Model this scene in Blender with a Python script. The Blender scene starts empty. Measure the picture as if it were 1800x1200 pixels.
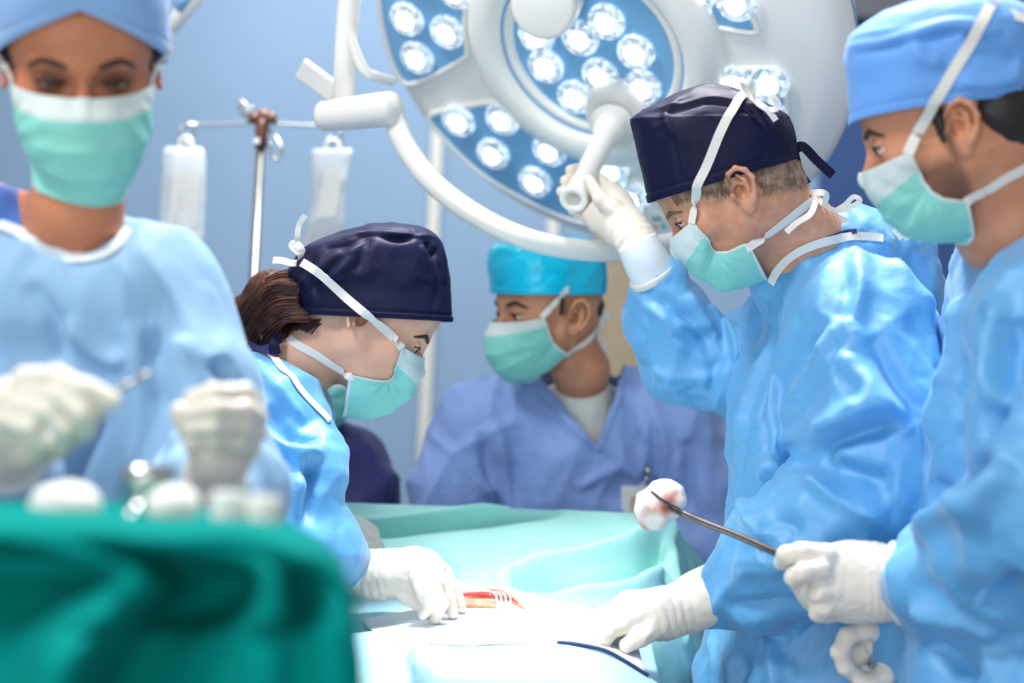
import bpy, math, random
import numpy as np
from mathutils import Vector, Matrix
from mathutils.bvhtree import BVHTree

# ---------------------------------------------------------------- camera, world, lights, exposure
sc = bpy.context.scene
F = 2500.0                                     # focal length in pixels of the 1800 px wide frame
CAM = np.array([0.0, 0.0, 1.27])
PITCH = math.radians(4.6); ROLL = math.radians(2.3)
FWD = np.array([0.0, math.cos(PITCH), math.sin(PITCH)])
_r0 = np.array([1.0, 0, 0]); _u0 = np.cross(_r0, FWD)
RIGHT = _r0 * math.cos(ROLL) + _u0 * math.sin(ROLL)
UP = -_r0 * math.sin(ROLL) + _u0 * math.cos(ROLL)

cam_data = bpy.data.cameras.new('camera'); cam = bpy.data.objects.new('camera', cam_data)
sc.collection.objects.link(cam); sc.camera = cam
cam.matrix_world = Matrix([[RIGHT[i], UP[i], -FWD[i], CAM[i]] for i in range(3)] + [[0, 0, 0, 1]])
cam_data.sensor_width = 36.0; cam_data.lens = 36.0 * F / 1800.0
cam_data.clip_start = 0.05; cam_data.clip_end = 60
cam_data.dof.use_dof = True; cam_data.dof.focus_distance = 1.98; cam_data.dof.aperture_fstop = 1.8

sc.view_settings.view_transform = 'Standard'; sc.view_settings.look = 'None'
sc.view_settings.gamma = 1.0; sc.view_settings.use_curve_mapping = False
sc.view_settings.exposure = 0.5
sc.cycles.use_denoising = True
sc.cycles.max_bounces = 8

world = bpy.data.worlds.new('room_light'); sc.world = world; world.use_nodes = True
world.node_tree.nodes['Background'].inputs[0].default_value = (0.92, 0.96, 1.0, 1)
world.node_tree.nodes['Background'].inputs[1].default_value = 0.30


def light(name, kind, loc, target, power, col=(1, 1, 1), size=0.5, size_y=None, spot=None, blend=0.5):
    d = bpy.data.lights.new(name, kind); d.energy = power; d.color = col
    if kind == 'AREA':
        d.size = size
        if size_y: d.shape = 'RECTANGLE'; d.size_y = size_y
    else: d.shadow_soft_size = size
    if kind == 'SPOT': d.spot_size = math.radians(spot); d.spot_blend = blend
    o = bpy.data.objects.new(name, d); sc.collection.objects.link(o)
    o.location = loc; o.rotation_euler = (Vector(target) - Vector(loc)).to_track_quat('-Z', 'Y').to_euler()
    return o

# surgical lamp light falling on the operating field, ceiling panels, added front fill from behind the camera
light('surgical_lamp_beam', 'SPOT', (-0.12, 1.74, 2.65), (-0.02, 2.06, 1.05), 135, (1.0, 1.0, 0.98), 0.12, spot=33, blend=0.9)
light('ceiling_panel_light', 'AREA', (0.2, 2.5, 4.4), (0.2, 2.1, 1.2), 165, (1.0, 1.0, 1.0), 0.8)
light('ceiling_panel_light_left', 'AREA', (-1.7, 0.2, 3.6), (0.3, 1.9, 1.2), 46, (1.0, 1.0, 1.0), 0.6)
light('ceiling_panel_light_back', 'AREA', (-0.6, 3.6, 2.9), (-0.2, 4.4, 1.0), 12, (0.95, 0.98, 1.0), 1.6)

light('front_fill_light', 'AREA', (-0.5, -1.2, 1.1), (0.1, 2.5, 1.7), 26, (1.0, 0.99, 0.97), 2.2)  # unseen fill added to brighten the lamp's underside and the people


# ---------------------------------------------------------------- helpers
def A(*v): return np.array(v, float)
def P(px, py, d):                              # a point of the room at depth d along the view axis
    return CAM + FWD * d + RIGHT * ((px - 900) / F * d) + UP * ((600 - py) / F * d)
def ray_dir(px, py):
    v = FWD + RIGHT * ((px - 900) / F) + UP * ((600 - py) / F); return v / np.linalg.norm(v)
def norm(v): v = np.asarray(v, float); return v / (np.linalg.norm(v) + 1e-12)
def dirv(r, u, t, at=None):                    # right, up, towards the viewer (as seen where 'at' lies)
    if at is None: return norm(RIGHT * r + UP * u - FWD * t)
    v = ray_dir(*at); rr = norm(RIGHT-v*(RIGHT@v)); uu = np.cross(rr, v); return norm(rr*r + uu*u - v*t)

ROOTPOS = {}
def place(o, parent, pos=None):
    sc.collection.objects.link(o)
    if parent is not None: o.parent = parent
def world_pos(o):
    p = np.zeros(3)
    while o is not None: p = p + np.array(o.location); o = o.parent
    return p
def tag(o, label=None, cat=None, group=None, kind=None):
    if label: o['label'] = label
    if cat: o['category'] = cat
    if group: o['group'] = group
    if kind: o['kind'] = kind
    return o
def empty(name, loc, label, cat, group=None):
    o = bpy.data.objects.new(name, None); sc.collection.objects.link(o); o.location = loc
    o.empty_display_size = 0.05
    return tag(o, label, cat, group)
def mk(name, V, Fc, mats, parent=None, smooth=True, mi=None, base=None):
    V = np.asarray(V, float)
    if parent is not None: off = world_pos(parent)
    elif base is not None: off = np.asarray(base, float)
    else: off = np.zeros(3)
    me = bpy.data.meshes.new(name)
    me.from_pydata((V - off).tolist(), [], [list(map(int, f)) for f in Fc])
    if not isinstance(mats, (list, tuple)): mats = [mats]
    for m in mats: me.materials.append(m)
    if mi is not None: me.polygons.foreach_set('material_index', np.asarray(mi, np.int32))
    me.polygons.foreach_set('use_smooth', [smooth] * len(me.polygons))
    me.update()
    o = bpy.data.objects.new(name, me)
    place(o, parent)
    if parent is None: o.location = off
    return o
def solidify(o, t, offset=0.0):
    m = o.modifiers.new('thickness', 'SOLIDIFY'); m.thickness = t; m.offset = offset; return o
def bevel(o, w, n=2):
    m = o.modifiers.new('bevel', 'BEVEL'); m.width = w; m.segments = n; m.limit_method = 'ANGLE'; return o
def subsurf(o, n=1):
    m = o.modifiers.new('subdiv', 'SUBSURF'); m.levels = n; m.render_levels = n; return o


class MB:                                      # collects shapes for ONE mesh object
    def __init__(s): s.V = []; s.F = []; s.M = []; s.m = 0
    def add(s, V, Fc):
        o = len(s.V); s.V += [tuple(v) for v in V]; s.F += [tuple(i + o for i in f) for f in Fc]; s.M += [s.m] * len(Fc)
    def box(s, c, size, R=None):
        c = np.asarray(c, float); h = np.asarray(size, float) / 2
        R = np.eye(3) if R is None else np.asarray(R)          # rows are the box axes
        V = [c + (R.T @ (h * np.array(k))) for k in [(-1,-1,-1),(1,-1,-1),(1,1,-1),(-1,1,-1),(-1,-1,1),(1,-1,1),(1,1,1),(-1,1,1)]]
        s.add(V, [(0,3,2,1),(4,5,6,7),(0,1,5,4),(1,2,6,5),(2,3,7,6),(3,0,4,7)])
    def tube(s, pts, r, n=12, caps=True, flat=1.0, up=None):
        pts = np.asarray(pts, float); m = len(pts); r = np.broadcast_to(np.asarray(r, float), (m,))
        T = np.gradient(pts, axis=0); T /= (np.linalg.norm(T, axis=1)[:, None] + 1e-12)
        u = np.asarray(up if up is not None else (0, 0, 1.0), float)
        if abs(T[0] @ norm(u)) > .95: u = np.array([1.0, 0.1, 0])
        u = norm(u - T[0] * (u @ T[0])); V = []
        for i in range(m):
            u = norm(u - T[i] * (u @ T[i])); w = np.cross(T[i], u)
            for k in range(n):
                a = 2 * math.pi * k / n; V.append(pts[i] + r[i] * (math.cos(a) * w + math.sin(a) * u * flat))
        Fc = [(i*n+k, i*n+(k+1) % n, (i+1)*n+(k+1) % n, (i+1)*n+k) for i in range(m-1) for k in range(n)]
        if caps: Fc += [tuple(range(n))[::-1], tuple((m-1)*n+k for k in range(n))]
        s.add(V, Fc)
    def lathe(s, prof, c, axis, n=48, ref=None):               # prof: (radius, height along the axis)
        axis = norm(axis); ref = np.array([0, 0, 1.0]) if ref is None else ref
        if abs(axis @ norm(ref)) > .95: ref = np.array([1.0, 0, 0])
        u = norm(ref - axis * (axis @ ref)); w = np.cross(axis, u); V = []
        for (r, h) in prof:
            for k in range(n):
                a = 2*math.pi*k/n; V.append(np.asarray(c) + axis*h + max(r, 1e-5)*(math.cos(a)*u + math.sin(a)*w))
        m = len(prof)
        s.add(V, [(i*n+k, i*n+(k+1) % n, (i+1)*n+(k+1) % n, (i+1)*n+k) for i in range(m-1) for k in range(n)])
    def ball(s, c, r, n=12, R=None):
        r = np.broadcast_to(np.asarray(r, float), (3,)); V = []; Fc = []
        for i in range(n+1):
            t = math.pi*i/n
            for k in range(2*n):
                a = math.pi*k/n; p = np.array([math.sin(t)*math.cos(a), math.sin(t)*math.sin(a), math.cos(t)])*r
                V.append(np.asarray(c) + (p if R is None else R @ p))
        for i in range(n):
            for k in range(2*n): Fc.append((i*2*n+k, (i+1)*2*n+k, (i+1)*2*n+(k+1) % (2*n), i*2*n+(k+1) % (2*n)))
        s.add(V, Fc)
    def build(s, name, mats, parent=None, smooth=True, base=None):
        return mk(name, s.V, s.F, mats, parent, smooth, s.M if isinstance(mats, (list, tuple)) else None, base)


def spline(pts, n=8, closed=False):
    """Catmull-Rom through the points, any dimension."""
    p = np.asarray(pts, float); m = len(p)
    if m < 3 and not closed:
        t = np.linspace(0, 1, n+1)[:, None]; return p[0]*(1-t) + p[-1]*t
    out = []
    for i in range(m if closed else m-1):
        if closed: a, b, c, d = p[(i-1) % m], p[i], p[(i+1) % m], p[(i+2) % m]
        else: a, b, c, d = p[max(i-1, 0)], p[i], p[i+1], p[min(i+2, m-1)]
        for k in range(n):
            t = k/n; out.append(0.5*((2*b) + (c-a)*t + (2*a-5*b+4*c-d)*t*t + (3*b-a-3*c+d)*t**3))
    if not closed: out.append(p[-1])
    return np.array(out)
def resample(p, n):
    p = np.asarray(p, float); L = np.r_[0, np.cumsum(np.linalg.norm(np.diff(p, axis=0), axis=1))]
    t = np.linspace(0, L[-1], n); return np.stack([np.interp(t, L, p[:, k]) for k in range(p.shape[1])], 1)
def patch(rows, nu=60, nv=8):
    """Smooth grid through rows of control points (each row resampled to nu columns)."""
    R = [resample(spline(r, 8), nu) for r in rows]
    G = spline(np.array(R).reshape(len(R), -1), nv).reshape(-1, nu, 3)
    return G
def grid_faces(m, n, wrap=False):
    f = []
    for i in range(m-1):
        for k in range(n if wrap else n-1): f.append((i*n+k, i*n+(k+1) % n, (i+1)*n+(k+1) % n, (i+1)*n+k))
    return f

# ---- noise
_rs = np.random.RandomState(5); _perm = np.tile(_rs.permutation(256), 3)
_g = _rs.normal(size=(256, 3)); _g /= np.linalg.norm(_g, axis=1)[:, None]
def perlin(p):
    p = np.asarray(p, float) + 100.0; i = np.floor(p).astype(int); f = p - i; i &= 255
    u = f*f*f*(f*(f*6-15)+10); out = 0
    for dx in (0, 1):
        for dy in (0, 1):
            for dz in (0, 1):
                h = _perm[_perm[_perm[i[:, 0]+dx] + i[:, 1]+dy] + i[:, 2]+dz]
                d = f - np.array([dx, dy, dz])
                w = (u[:, 0] if dx else 1-u[:, 0])*(u[:, 1] if dy else 1-u[:, 1])*(u[:, 2] if dz else 1-u[:, 2])
                out = out + w*(_g[h]*d).sum(1)
    return out*1.5
def ridged(p): return 1 - 2*np.abs(perlin(p))
def crumple(p, seed=0, tilt=.9):
    """continuous facets that meet in sharp creases, about -.5 to .5"""
    p = np.asarray(p, float)+50.0; i0 = np.floor(p).astype(int); best = np.full(len(p), -9.0)
    for dx in (-1, 0, 1):
        for dy in (-1, 0, 1):
            for dz in (-1, 0, 1):
                i = i0+[dx, dy, dz]; h = _perm[_perm[_perm[(i[:, 0]+seed) & 255]+(i[:, 1] & 255)]+(i[:, 2] & 255)]
                c = i+.5+.42*_g[h]; q = p-c
                best = np.maximum(best, .25*_g[(h*7+3) & 255][:, 0]+tilt*(_g[(h+91) & 255]*q).sum(1)-.85*(q*q).sum(1))
    return best
def vnormals(V, Q):
    n = np.cross(V[Q[:, 2]]-V[Q[:, 0]], V[Q[:, 3]]-V[Q[:, 1]]); N = np.zeros_like(V)
    for k in range(4):
        for c in range(3): N[:, c] += np.bincount(Q[:, k], n[:, c], len(V))
    return N/(np.linalg.norm(N, axis=1)[:, None]+1e-12)
def relax(V, Q, it=2, w=.5):
    deg = np.zeros(len(V))
    for k in range(4): deg += np.bincount(Q[:, k], minlength=len(V))*2
    for _ in range(it):
        S = np.zeros_like(V)
        for k in range(4):
            for s in (1, 3):
                for c in range(3): S[:, c] += np.bincount(Q[:, k], V[Q[:, (k+s) % 4], c], len(V))
        V = V*(1-w) + w*S/deg[:, None]
    return V


# ---- signed distance sculpting: primitives are blended smoothly on a grid, the zero level becomes ONE closed mesh
class Sculpt:
    def __init__(s, h): s.h = h; s.ops = []
    def cone(s, a, b, ra, rb=None, k=.02, flat=None, sub=False):
        """round cone a-b; flat=(axis, factor): factor>1 thins it along the axis, <1 widens it"""
        s.ops.append(('c', np.asarray(a, float), np.asarray(b, float), ra, ra if rb is None else rb, k, flat, sub)); return s
    def chain(s, pts, rad, k=.02, flat=None, sub=False):
        for i in range(len(pts)-1): s.cone(pts[i], pts[i+1], rad[i], rad[i+1], k, flat, sub)
        return s
    def ell(s, c, r, R=None, k=.02, sub=False):
        r = np.broadcast_to(np.asarray(r, float), (3,))
        s.ops.append(('e', np.asarray(c, float), r, np.eye(3) if R is None else np.asarray(R), k, sub)); return s
    def _bounds(s, o):
        if o[0] == 'c':
            m = max(o[3], o[4])*(1 if o[6] is None or o[6][1] >= 1 else 1/o[6][1]); q = np.array([o[1], o[2]])
            return q.min(0)-m, q.max(0)+m
        m = max(o[2]); return o[1]-m, o[1]+m
    def _eval(s, o, X, Y, Z):
        o = tuple(q.tolist() if isinstance(q, np.ndarray) else q for q in o)
        if o[0] == 'c':
            _, a, b, ra, rb, k, fl, sub = o; ba = [b[i]-a[i] for i in range(3)]
            p = [X-a[0], Y-a[1], Z-a[2]]
            if fl is not None:
                n, fct = norm(fl[0]).tolist(), float(fl[1])
                q = (p[0]*n[0]+p[1]*n[1]+p[2]*n[2])*(fct-1); p = [p[i]+q*n[i] for i in range(3)]
                w = sum(ba[i]*n[i] for i in range(3)); ba = [ba[i]+n[i]*w*(fct-1) for i in range(3)]
            t = np.clip((p[0]*ba[0]+p[1]*ba[1]+p[2]*ba[2])/max(sum(q*q for q in ba), 1e-12), 0, 1)
            d = np.sqrt((p[0]-t*ba[0])**2+(p[1]-t*ba[1])**2+(p[2]-t*ba[2])**2) - (ra+(rb-ra)*t)
            if fl is not None and fct > 1: d = d/(1+.5*(fct-1))
            return d
        _, c, r, R, k, sub = o; p = [X-c[0], Y-c[1], Z-c[2]]
        q = [R[0][i]*p[0]+R[1][i]*p[1]+R[2][i]*p[2] for i in range(3)]   # columns of R are the axes
        k0 = np.sqrt(sum((q[i]/r[i])**2 for i in range(3))); k1 = np.sqrt(sum((q[i]/r[i]**2)**2 for i in range(3)))
        return k0*(k0-1)/(k1+1e-9)
    def build(s, clip_lo=None, clip_hi=None, smooth=2):
        h = s.h
        B = [s._bounds(o) for o in s.ops if not o[-1]]
        lo = np.min([b[0] for b in B], 0)-4*h-.01; hi = np.max([b[1] for b in B], 0)+4*h+.01
        if clip_lo is not None: lo = np.maximum(lo, clip_lo)
        if clip_hi is not None: hi = np.minimum(hi, clip_hi)
        ax = [np.arange(lo[i], hi[i]+h, h).astype(np.float32) for i in range(3)]
        pass
        D = np.full([len(a) for a in ax], .1, np.float32)
        for o in s.ops:
            k = o[-3] if o[0] == 'c' else o[-2]; sub = o[-1]
            b0, b1 = s._bounds(o); mg = k+4*h
            sl = [slice(max(0, int((b0[i]-mg-lo[i])/h)), max(0, min(len(ax[i]), int((b1[i]+mg-lo[i])/h)+2))) for i in range(3)]
            if any(q.stop <= q.start for q in sl): continue
            X, Y, Z = ax[0][sl[0]][:, None, None], ax[1][sl[1]][None, :, None], ax[2][sl[2]][None, None, :]
            d = s._eval(o, X, Y, Z).astype(np.float32); cur = D[tuple(sl)]
            if sub: d = -d; hh = np.maximum(k-np.abs(cur-d), 0)/k; D[tuple(sl)] = np.maximum(cur, d)+hh*hh*k*.25
            else: hh = np.maximum(k-np.abs(cur-d), 0)/k; D[tuple(sl)] = np.minimum(cur, d)-hh*hh*k*.25
        D[0], D[-1], D[:, 0], D[:, -1], D[:, :, 0], D[:, :, -1] = .1, .1, .1, .1, .1, .1
        V, Q = nets(D); V = V*h+lo
        if smooth: V = relax(V, Q, smooth)
        return V, Q
def nets(D):
    ins = D < 0
    nx, ny, nz = D.shape
    c = np.zeros((nx-1, ny-1, nz-1), np.uint8)
    for dx in (0, 1):
        for dy in (0, 1):
            for dz in (0, 1): c += ins[dx:nx-1+dx, dy:ny-1+dy, dz:nz-1+dz]
    I = np.argwhere((c > 0) & (c < 8)); idx = -np.ones((nx-1, ny-1, nz-1), np.int32)
    idx[I[:, 0], I[:, 1], I[:, 2]] = np.arange(len(I))
    acc = np.zeros((len(I), 3)); cnt = np.zeros(len(I))
    for a in range(3):
        b, e = [i for i in range(3) if i != a]
        for u in (0, 1):
            for v in (0, 1):
                p0 = I.copy(); p0[:, b] += u; p0[:, e] += v; p1 = p0.copy(); p1[:, a] += 1
                d0 = D[p0[:, 0], p0[:, 1], p0[:, 2]]; d1 = D[p1[:, 0], p1[:, 1], p1[:, 2]]
                m = (d0 < 0) != (d1 < 0); t = np.where(m, d0/np.where(m, d0-d1, 1), 0)
                q = p0.astype(float); q[:, a] += t; acc[m] += q[m]; cnt[m] += 1
    V = acc/cnt[:, None]; Fs = []
    for a in range(3):
        b, e = (a+1) % 3, (a+2) % 3
        s0 = [slice(1, -1)]*3; s1 = [slice(1, -1)]*3; s0[a] = slice(0, D.shape[a]-1); s1[a] = slice(1, D.shape[a])
        i0, i1 = ins[tuple(s0)], ins[tuple(s1)]
        for flip in (False, True):
            m = (i0 & ~i1) if not flip else (~i0 & i1)
            E = np.argwhere(m); 
            off = np.array([1, 1, 1]); off[a] = 0; E = E+off
            def at(db, de):
                q = E.copy(); q[:, b] += db; q[:, e] += de; return idx[q[:, 0], q[:, 1], q[:, 2]]
            q = np.stack([at(-1, -1), at(0, -1), at(0, 0), at(-1, 0)], 1)
            Fs.append(q if not flip else q[:, ::-1])
    return V, np.concatenate(Fs)

def bvh_of(V, Q): return BVHTree.FromPolygons([tuple(v) for v in V], [tuple(int(i) for i in q) for q in Q])
def hit(bvhs, px, py, back=0.0):
    """first surface met from the viewpoint through a pixel"""
    o = Vector(CAM); d = Vector(ray_dir(px, py)); best = None
    for b in bvhs:
        r = b.ray_cast(o, d)
        if r[0] is not None and (best is None or r[3] < best[3]): best = r
    if best is None: return None
    return np.array(best[0]) - np.array(d)*back, np.array(best[1])
def snap(bvhs, p, off=0.0):
    """nearest surface point, lifted by off"""
    best = None
    for b in bvhs:
        r = b.find_nearest(Vector(p))
        if r[0] is not None:
            s = (Vector(p)-r[0]).dot(r[1])
            if r[3] > .02: s = 1+r[3]          # only surfaces close by count
            if best is None or s < best[0]: best = (s, r)
    q = np.array(best[1][0]); n = np.array(best[1][1])
    return q+n*off, n


def creases(V, N, lines, bvh=None):
    """fold lines: (width m, height m, [(px,py),...]) traced along the cloth; the points are first dropped onto it"""
    bvh = bvh
    disp = np.zeros(len(V))
    for w, hgt, pts in lines:
        q = []
        for (px, py) in pts:
            r = hit([bvh], px, py)
            if r is not None: q.append(r[0])
        if len(q) < 2: continue
        L = spline(q, 6); lo, hi = L.min(0)-3*w, L.max(0)+3*w
        m = np.where(((V > lo) & (V < hi)).all(1))[0]
        if len(m) == 0: continue
        v = V[m]; best = np.full(len(m), 9.0); tt = np.zeros(len(m)); n = len(L)-1
        for i in range(n):
            a, b = L[i], L[i+1]; ba = b-a; t = np.clip(((v-a)@ba)/(ba@ba+1e-12), 0, 1)
            d = np.linalg.norm(v-a-t[:, None]*ba, axis=1); c = d < best; best[c] = d[c]; tt[c] = (i+t[c])/n
        fade = np.clip(np.minimum(tt, 1-tt)*5, 0, 1)**.7; x = best/w
        disp[m] += hgt*fade*np.exp(-x*x*1.2)
    return V+N*disp[:, None]
# ---------------------------------------------------------------- materials
def srgb(r, g, b): return tuple(((c/255)/12.92 if c/255 <= .04045 else ((c/255+.055)/1.055)**2.4) for c in (r, g, b))+(1,)
def mat(name, col, rough=.5, metal=0, spec=.5, bump=None, sub=0, sheen=0, coat=0, emit=None, trans=0, alpha=1, var=None, translucent=0):
    """bump: list of (scale, strength, distance, stretch xyz)"""
    m = bpy.data.materials.new(name); m.use_nodes = True; nt = m.node_tree; b = nt.nodes['Principled BSDF']
    b.inputs['Base Color'].default_value = col; b.inputs['Roughness'].default_value = rough
    b.inputs['Metallic'].default_value = metal; b.inputs['Specular IOR Level'].default_value = spec
    if sub: b.inputs['Subsurface Weight'].default_value = sub; b.inputs['Subsurface Radius'].default_value = (.012, .004, .002); b.inputs['Subsurface Scale'].default_value = 1.0
    if sheen: b.inputs['Sheen Weight'].default_value = sheen
    if coat: b.inputs['Coat Weight'].default_value = coat; b.inputs['Coat Roughness'].default_value = max(.03, rough*.95)
    if emit: b.inputs['Emission Color'].default_value = emit[0]; b.inputs['Emission Strength'].default_value = emit[1]
    if trans: b.inputs['Transmission Weight'].default_value = trans
    b.inputs['Alpha'].default_value = alpha
    if translucent:
        t = nt.nodes.new('ShaderNodeBsdfTranslucent'); t.inputs[0].default_value = col
        mx = nt.nodes.new('ShaderNodeMixShader'); mx.inputs[0].default_value = translucent
        nt.links.new(b.outputs[0], mx.inputs[1]); nt.links.new(t.outputs[0], mx.inputs[2])
        nt.links.new(mx.outputs[0], nt.nodes['Material Output'].inputs[0])
    if bump or var:
        tc = nt.nodes.new('ShaderNodeTexCoord')
    if bump:
        last = None
        for (s, st, dist, strc) in bump:
            mp = nt.nodes.new('ShaderNodeMapping'); mp.inputs['Scale'].default_value = strc
            nt.links.new(tc.outputs['Object'], mp.inputs[0])
            n = nt.nodes.new('ShaderNodeTexNoise'); n.inputs['Scale'].default_value = s; n.inputs['Detail'].default_value = 4
            n.inputs['Distortion'].default_value = .4
            nt.links.new(mp.outputs[0], n.inputs[0])
            bp = nt.nodes.new('ShaderNodeBump'); bp.inputs['Strength'].default_value = st; bp.inputs['Distance'].default_value = dist
            nt.links.new(n.outputs[0], bp.inputs['Height'])
            if last: nt.links.new(last.outputs[0], bp.inputs['Normal'])
            last = bp
        nt.links.new(last.outputs[0], b.inputs['Normal'])
    if var:                                    # (second colour, scale, detail): the thing's own mottling
        n = nt.nodes.new('ShaderNodeTexNoise'); n.inputs['Scale'].default_value = var[1]; n.inputs['Detail'].default_value = 5
        nt.links.new(tc.outputs['Object'], n.inputs[0])
        r = nt.nodes.new('ShaderNodeValToRGB'); r.color_ramp.elements[0].position = .38; r.color_ramp.elements[1].position = .62
        r.color_ramp.elements[0].color = col; r.color_ramp.elements[1].color = var[0]
        nt.links.new(n.outputs[0], r.inputs[0]); nt.links.new(r.outputs[0], b.inputs['Base Color'])
    return m
one = (1, 1, 1)
FAB = [(9, .8, .02, one), (38, .35, .006, one)]
M = {}
M['gown'] = mat('blue_gown_cloth', srgb(78, 160, 216), .58, spec=.9, coat=.7, bump=[(11, .45, .012, (1, 1, .5)), (34, .35, .005, one), (90, .25, .002, one)], sheen=.2)
M['gown_pale'] = mat('pale_gown_cloth', srgb(140, 180, 214), .6, spec=.35, bump=[(10, .7, .016, (1, 1, .3))], sheen=.15)
M['cuff'] = mat('white_knit_cuff', srgb(222, 232, 240), .8, bump=[(200, .3, .001, one)])
M['cap_navy'] = mat('navy_cap_cotton', srgb(10, 13, 48), .55, spec=.22, bump=[(22, .3, .006, one), (900, .15, .0006, one)])
M['cap_blue'] = mat('light_blue_cap_cotton', srgb(102, 160, 228), .6, spec=.35, bump=[(20, .35, .008, one)], sheen=.2)
M['cap_pale'] = mat('pale_blue_cap_cotton', srgb(140, 178, 225), .6, spec=.35, bump=[(16, .35, .008, one)], sheen=.2)
M['cap_cyan'] = mat('cyan_cap_plastic', srgb(0, 200, 236), .25, spec=.5, bump=[(18, .6, .01, one)])
M['mask_teal'] = mat('mint_green_mask', srgb(150, 228, 216), .7, bump=[(60, .15, .002, one)], translucent=.2)
M['mask_white'] = mat('white_mask_strip', srgb(225, 238, 236), .7, bump=[(60, .15, .002, one)], translucent=.2)
M['strap'] = mat('white_cotton_tape', srgb(226, 224, 216), .8, bump=[(300, .3, .0008, one)])
M['glove'] = mat('latex_glove', srgb(226, 218, 206), .5, spec=.4, bump=[(40, .25, .003, one)], sub=.15)
M['skin'] = mat('light_skin', srgb(214, 158, 128), .5, spec=.35, sub=.12, bump=[(120, .12, .001, one), (400, .1, .0004, one)], var=(srgb(222, 168, 138), 30))
M['skin_tan'] = mat('tanned_skin', srgb(186, 124, 92), .5, spec=.35, sub=.12, bump=[(70, .3, .002, one), (300, .15, .0006, one)], var=(srgb(200, 138, 104), 30))
M['skin_warm'] = mat('warm_skin', srgb(196, 130, 96), .5, spec=.3, sub=.12, bump=[(120, .1, .001, one)], var=(srgb(206, 142, 108), 24))
M['hair_brown'] = mat('chestnut_hair', srgb(52, 28, 20), .42, spec=.4, var=(srgb(84, 44, 30), 40))
M['hair_grey'] = mat('greying_hair', srgb(120, 92, 72), .55, var=(srgb(160, 138, 118), 90))
M['hair_dark'] = mat('dark_hair', srgb(34, 24, 22), .5)
M['brow'] = mat('dark_eyebrow_hair', srgb(58, 38, 30), .7)
M['brow_grey'] = mat('grey_eyebrow_hair', srgb(112, 86, 70), .7)
M['eye_white'] = mat('eye_white', srgb(228, 222, 218), .15)
M['iris'] = mat('iris', srgb(52, 46, 44), .1)
M['scrub'] = mat('periwinkle_scrub_cotton', srgb(132, 161, 218), .6, bump=FAB, sheen=.2)
M['scrub_navy'] = mat('navy_scrub_cotton', srgb(38, 38, 100), .7, bump=FAB, sheen=.15)
M['shirt'] = mat('white_undershirt', srgb(226, 226, 216), .8, bump=FAB)
M['lamp'] = mat('ivory_lamp_enamel', srgb(247, 245, 238), .3, spec=.5, coat=.2)
M['lamp_blue'] = mat('light_blue_lamp_stripe', srgb(130, 178, 220), .35)
M['panel'] = mat('blue_lamp_glass', srgb(128, 184, 224), .3, spec=.4)
M['lens'] = mat('led_lens_glass', srgb(216, 226, 234), .08, spec=.8, metal=.25, bump=[(90, .5, .004, one)], emit=(srgb(200, 220, 240), .35))
M['led'] = mat('lit_led', (1, 1, 1, 1), .2, emit=((.93, .97, 1, 1), 1.5), bump=[(90, .5, .004, one)])
def led_facets(m, lo, hi, scale):              # the glowing reflector is faceted: some facets shine more than others
    nt = m.node_tree; b = nt.nodes['Principled BSDF']; tc = nt.nodes.new('ShaderNodeTexCoord'); v = nt.nodes.new('ShaderNodeTexVoronoi'); v.inputs['Scale'].default_value = scale
    mr = nt.nodes.new('ShaderNodeMapRange'); mr.inputs['To Min'].default_value = lo; mr.inputs['To Max'].default_value = hi; mr.inputs['From Min'].default_value = .2; mr.inputs['From Max'].default_value = .8
    nt.links.new(tc.outputs['Object'], v.inputs[0]); nt.links.new(v.outputs['Color'], mr.inputs[0]); nt.links.new(mr.outputs[0], b.inputs['Emission Strength'])
led_facets(M['led'], .9, 2.2, 120); led_facets(M['lens'], .02, .75, 150)
M['steel'] = mat('stainless_steel', srgb(190, 190, 186), .25, metal=1)
M['steel_dark'] = mat('dark_steel', srgb(96, 90, 88), .3, metal=.9)
M['bright_steel'] = mat('polished_steel', srgb(236, 236, 234), .35, metal=.4)
M['pole'] = mat('satin_pole_steel', srgb(120, 118, 114), .3, metal=.9)
M['brown'] = mat('brown_plastic', srgb(110, 66, 54), .35)
M['bag'] = mat('infusion_bag_film', srgb(214, 222, 226), .22, spec=.6, alpha=.62, bump=[(14, .5, .01, one)])
M['bag_label'] = mat('bag_label_film', srgb(222, 222, 216), .5, alpha=.8)
M['fluid'] = mat('clear_saline', srgb(190, 205, 214), .1, alpha=.5)
M['wall'] = mat('blue_wall_paint', srgb(103, 127, 152), .6, spec=.3, var=(srgb(106, 130, 155), 2))
M['wall_navy'] = mat('navy_wall_paint', srgb(34, 60, 104), .6, spec=.3)
M['trimw'] = mat('pale_trim', srgb(170, 170, 164), .6)
M['beige'] = mat('beige_door_laminate', srgb(128, 115, 94), .6, var=(srgb(118, 105, 84), 12))
M['floor'] = mat('grey_vinyl_floor', srgb(120, 132, 146), .4)
M['drape'] = mat('turquoise_drape', srgb(172, 230, 224), .55, spec=.35, bump=[(14, .4, .008, one), (70, .2, .002, one)], sheen=.2, translucent=.15)
M['drape_blue'] = mat('pale_blue_drape', srgb(168, 216, 226), .6, bump=[(14, .4, .008, one)], sheen=.2)
M['drape_white'] = mat('white_incise_drape', srgb(232, 236, 238), .6, bump=[(20, .3, .006, one)])
M['drape_teal'] = mat('teal_green_drape', srgb(0, 124, 118), .95, spec=.05)
M['navy_edge'] = mat('navy_drape_edge', srgb(20, 50, 100), .6)
M['blood'] = mat('red_tissue', srgb(214, 52, 52), .3, spec=.6, bump=[(120, .6, .004, one)])
M['tissue'] = mat('pale_tissue', srgb(214, 150, 120), .35, bump=[(90, .8, .006, one)])
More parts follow.
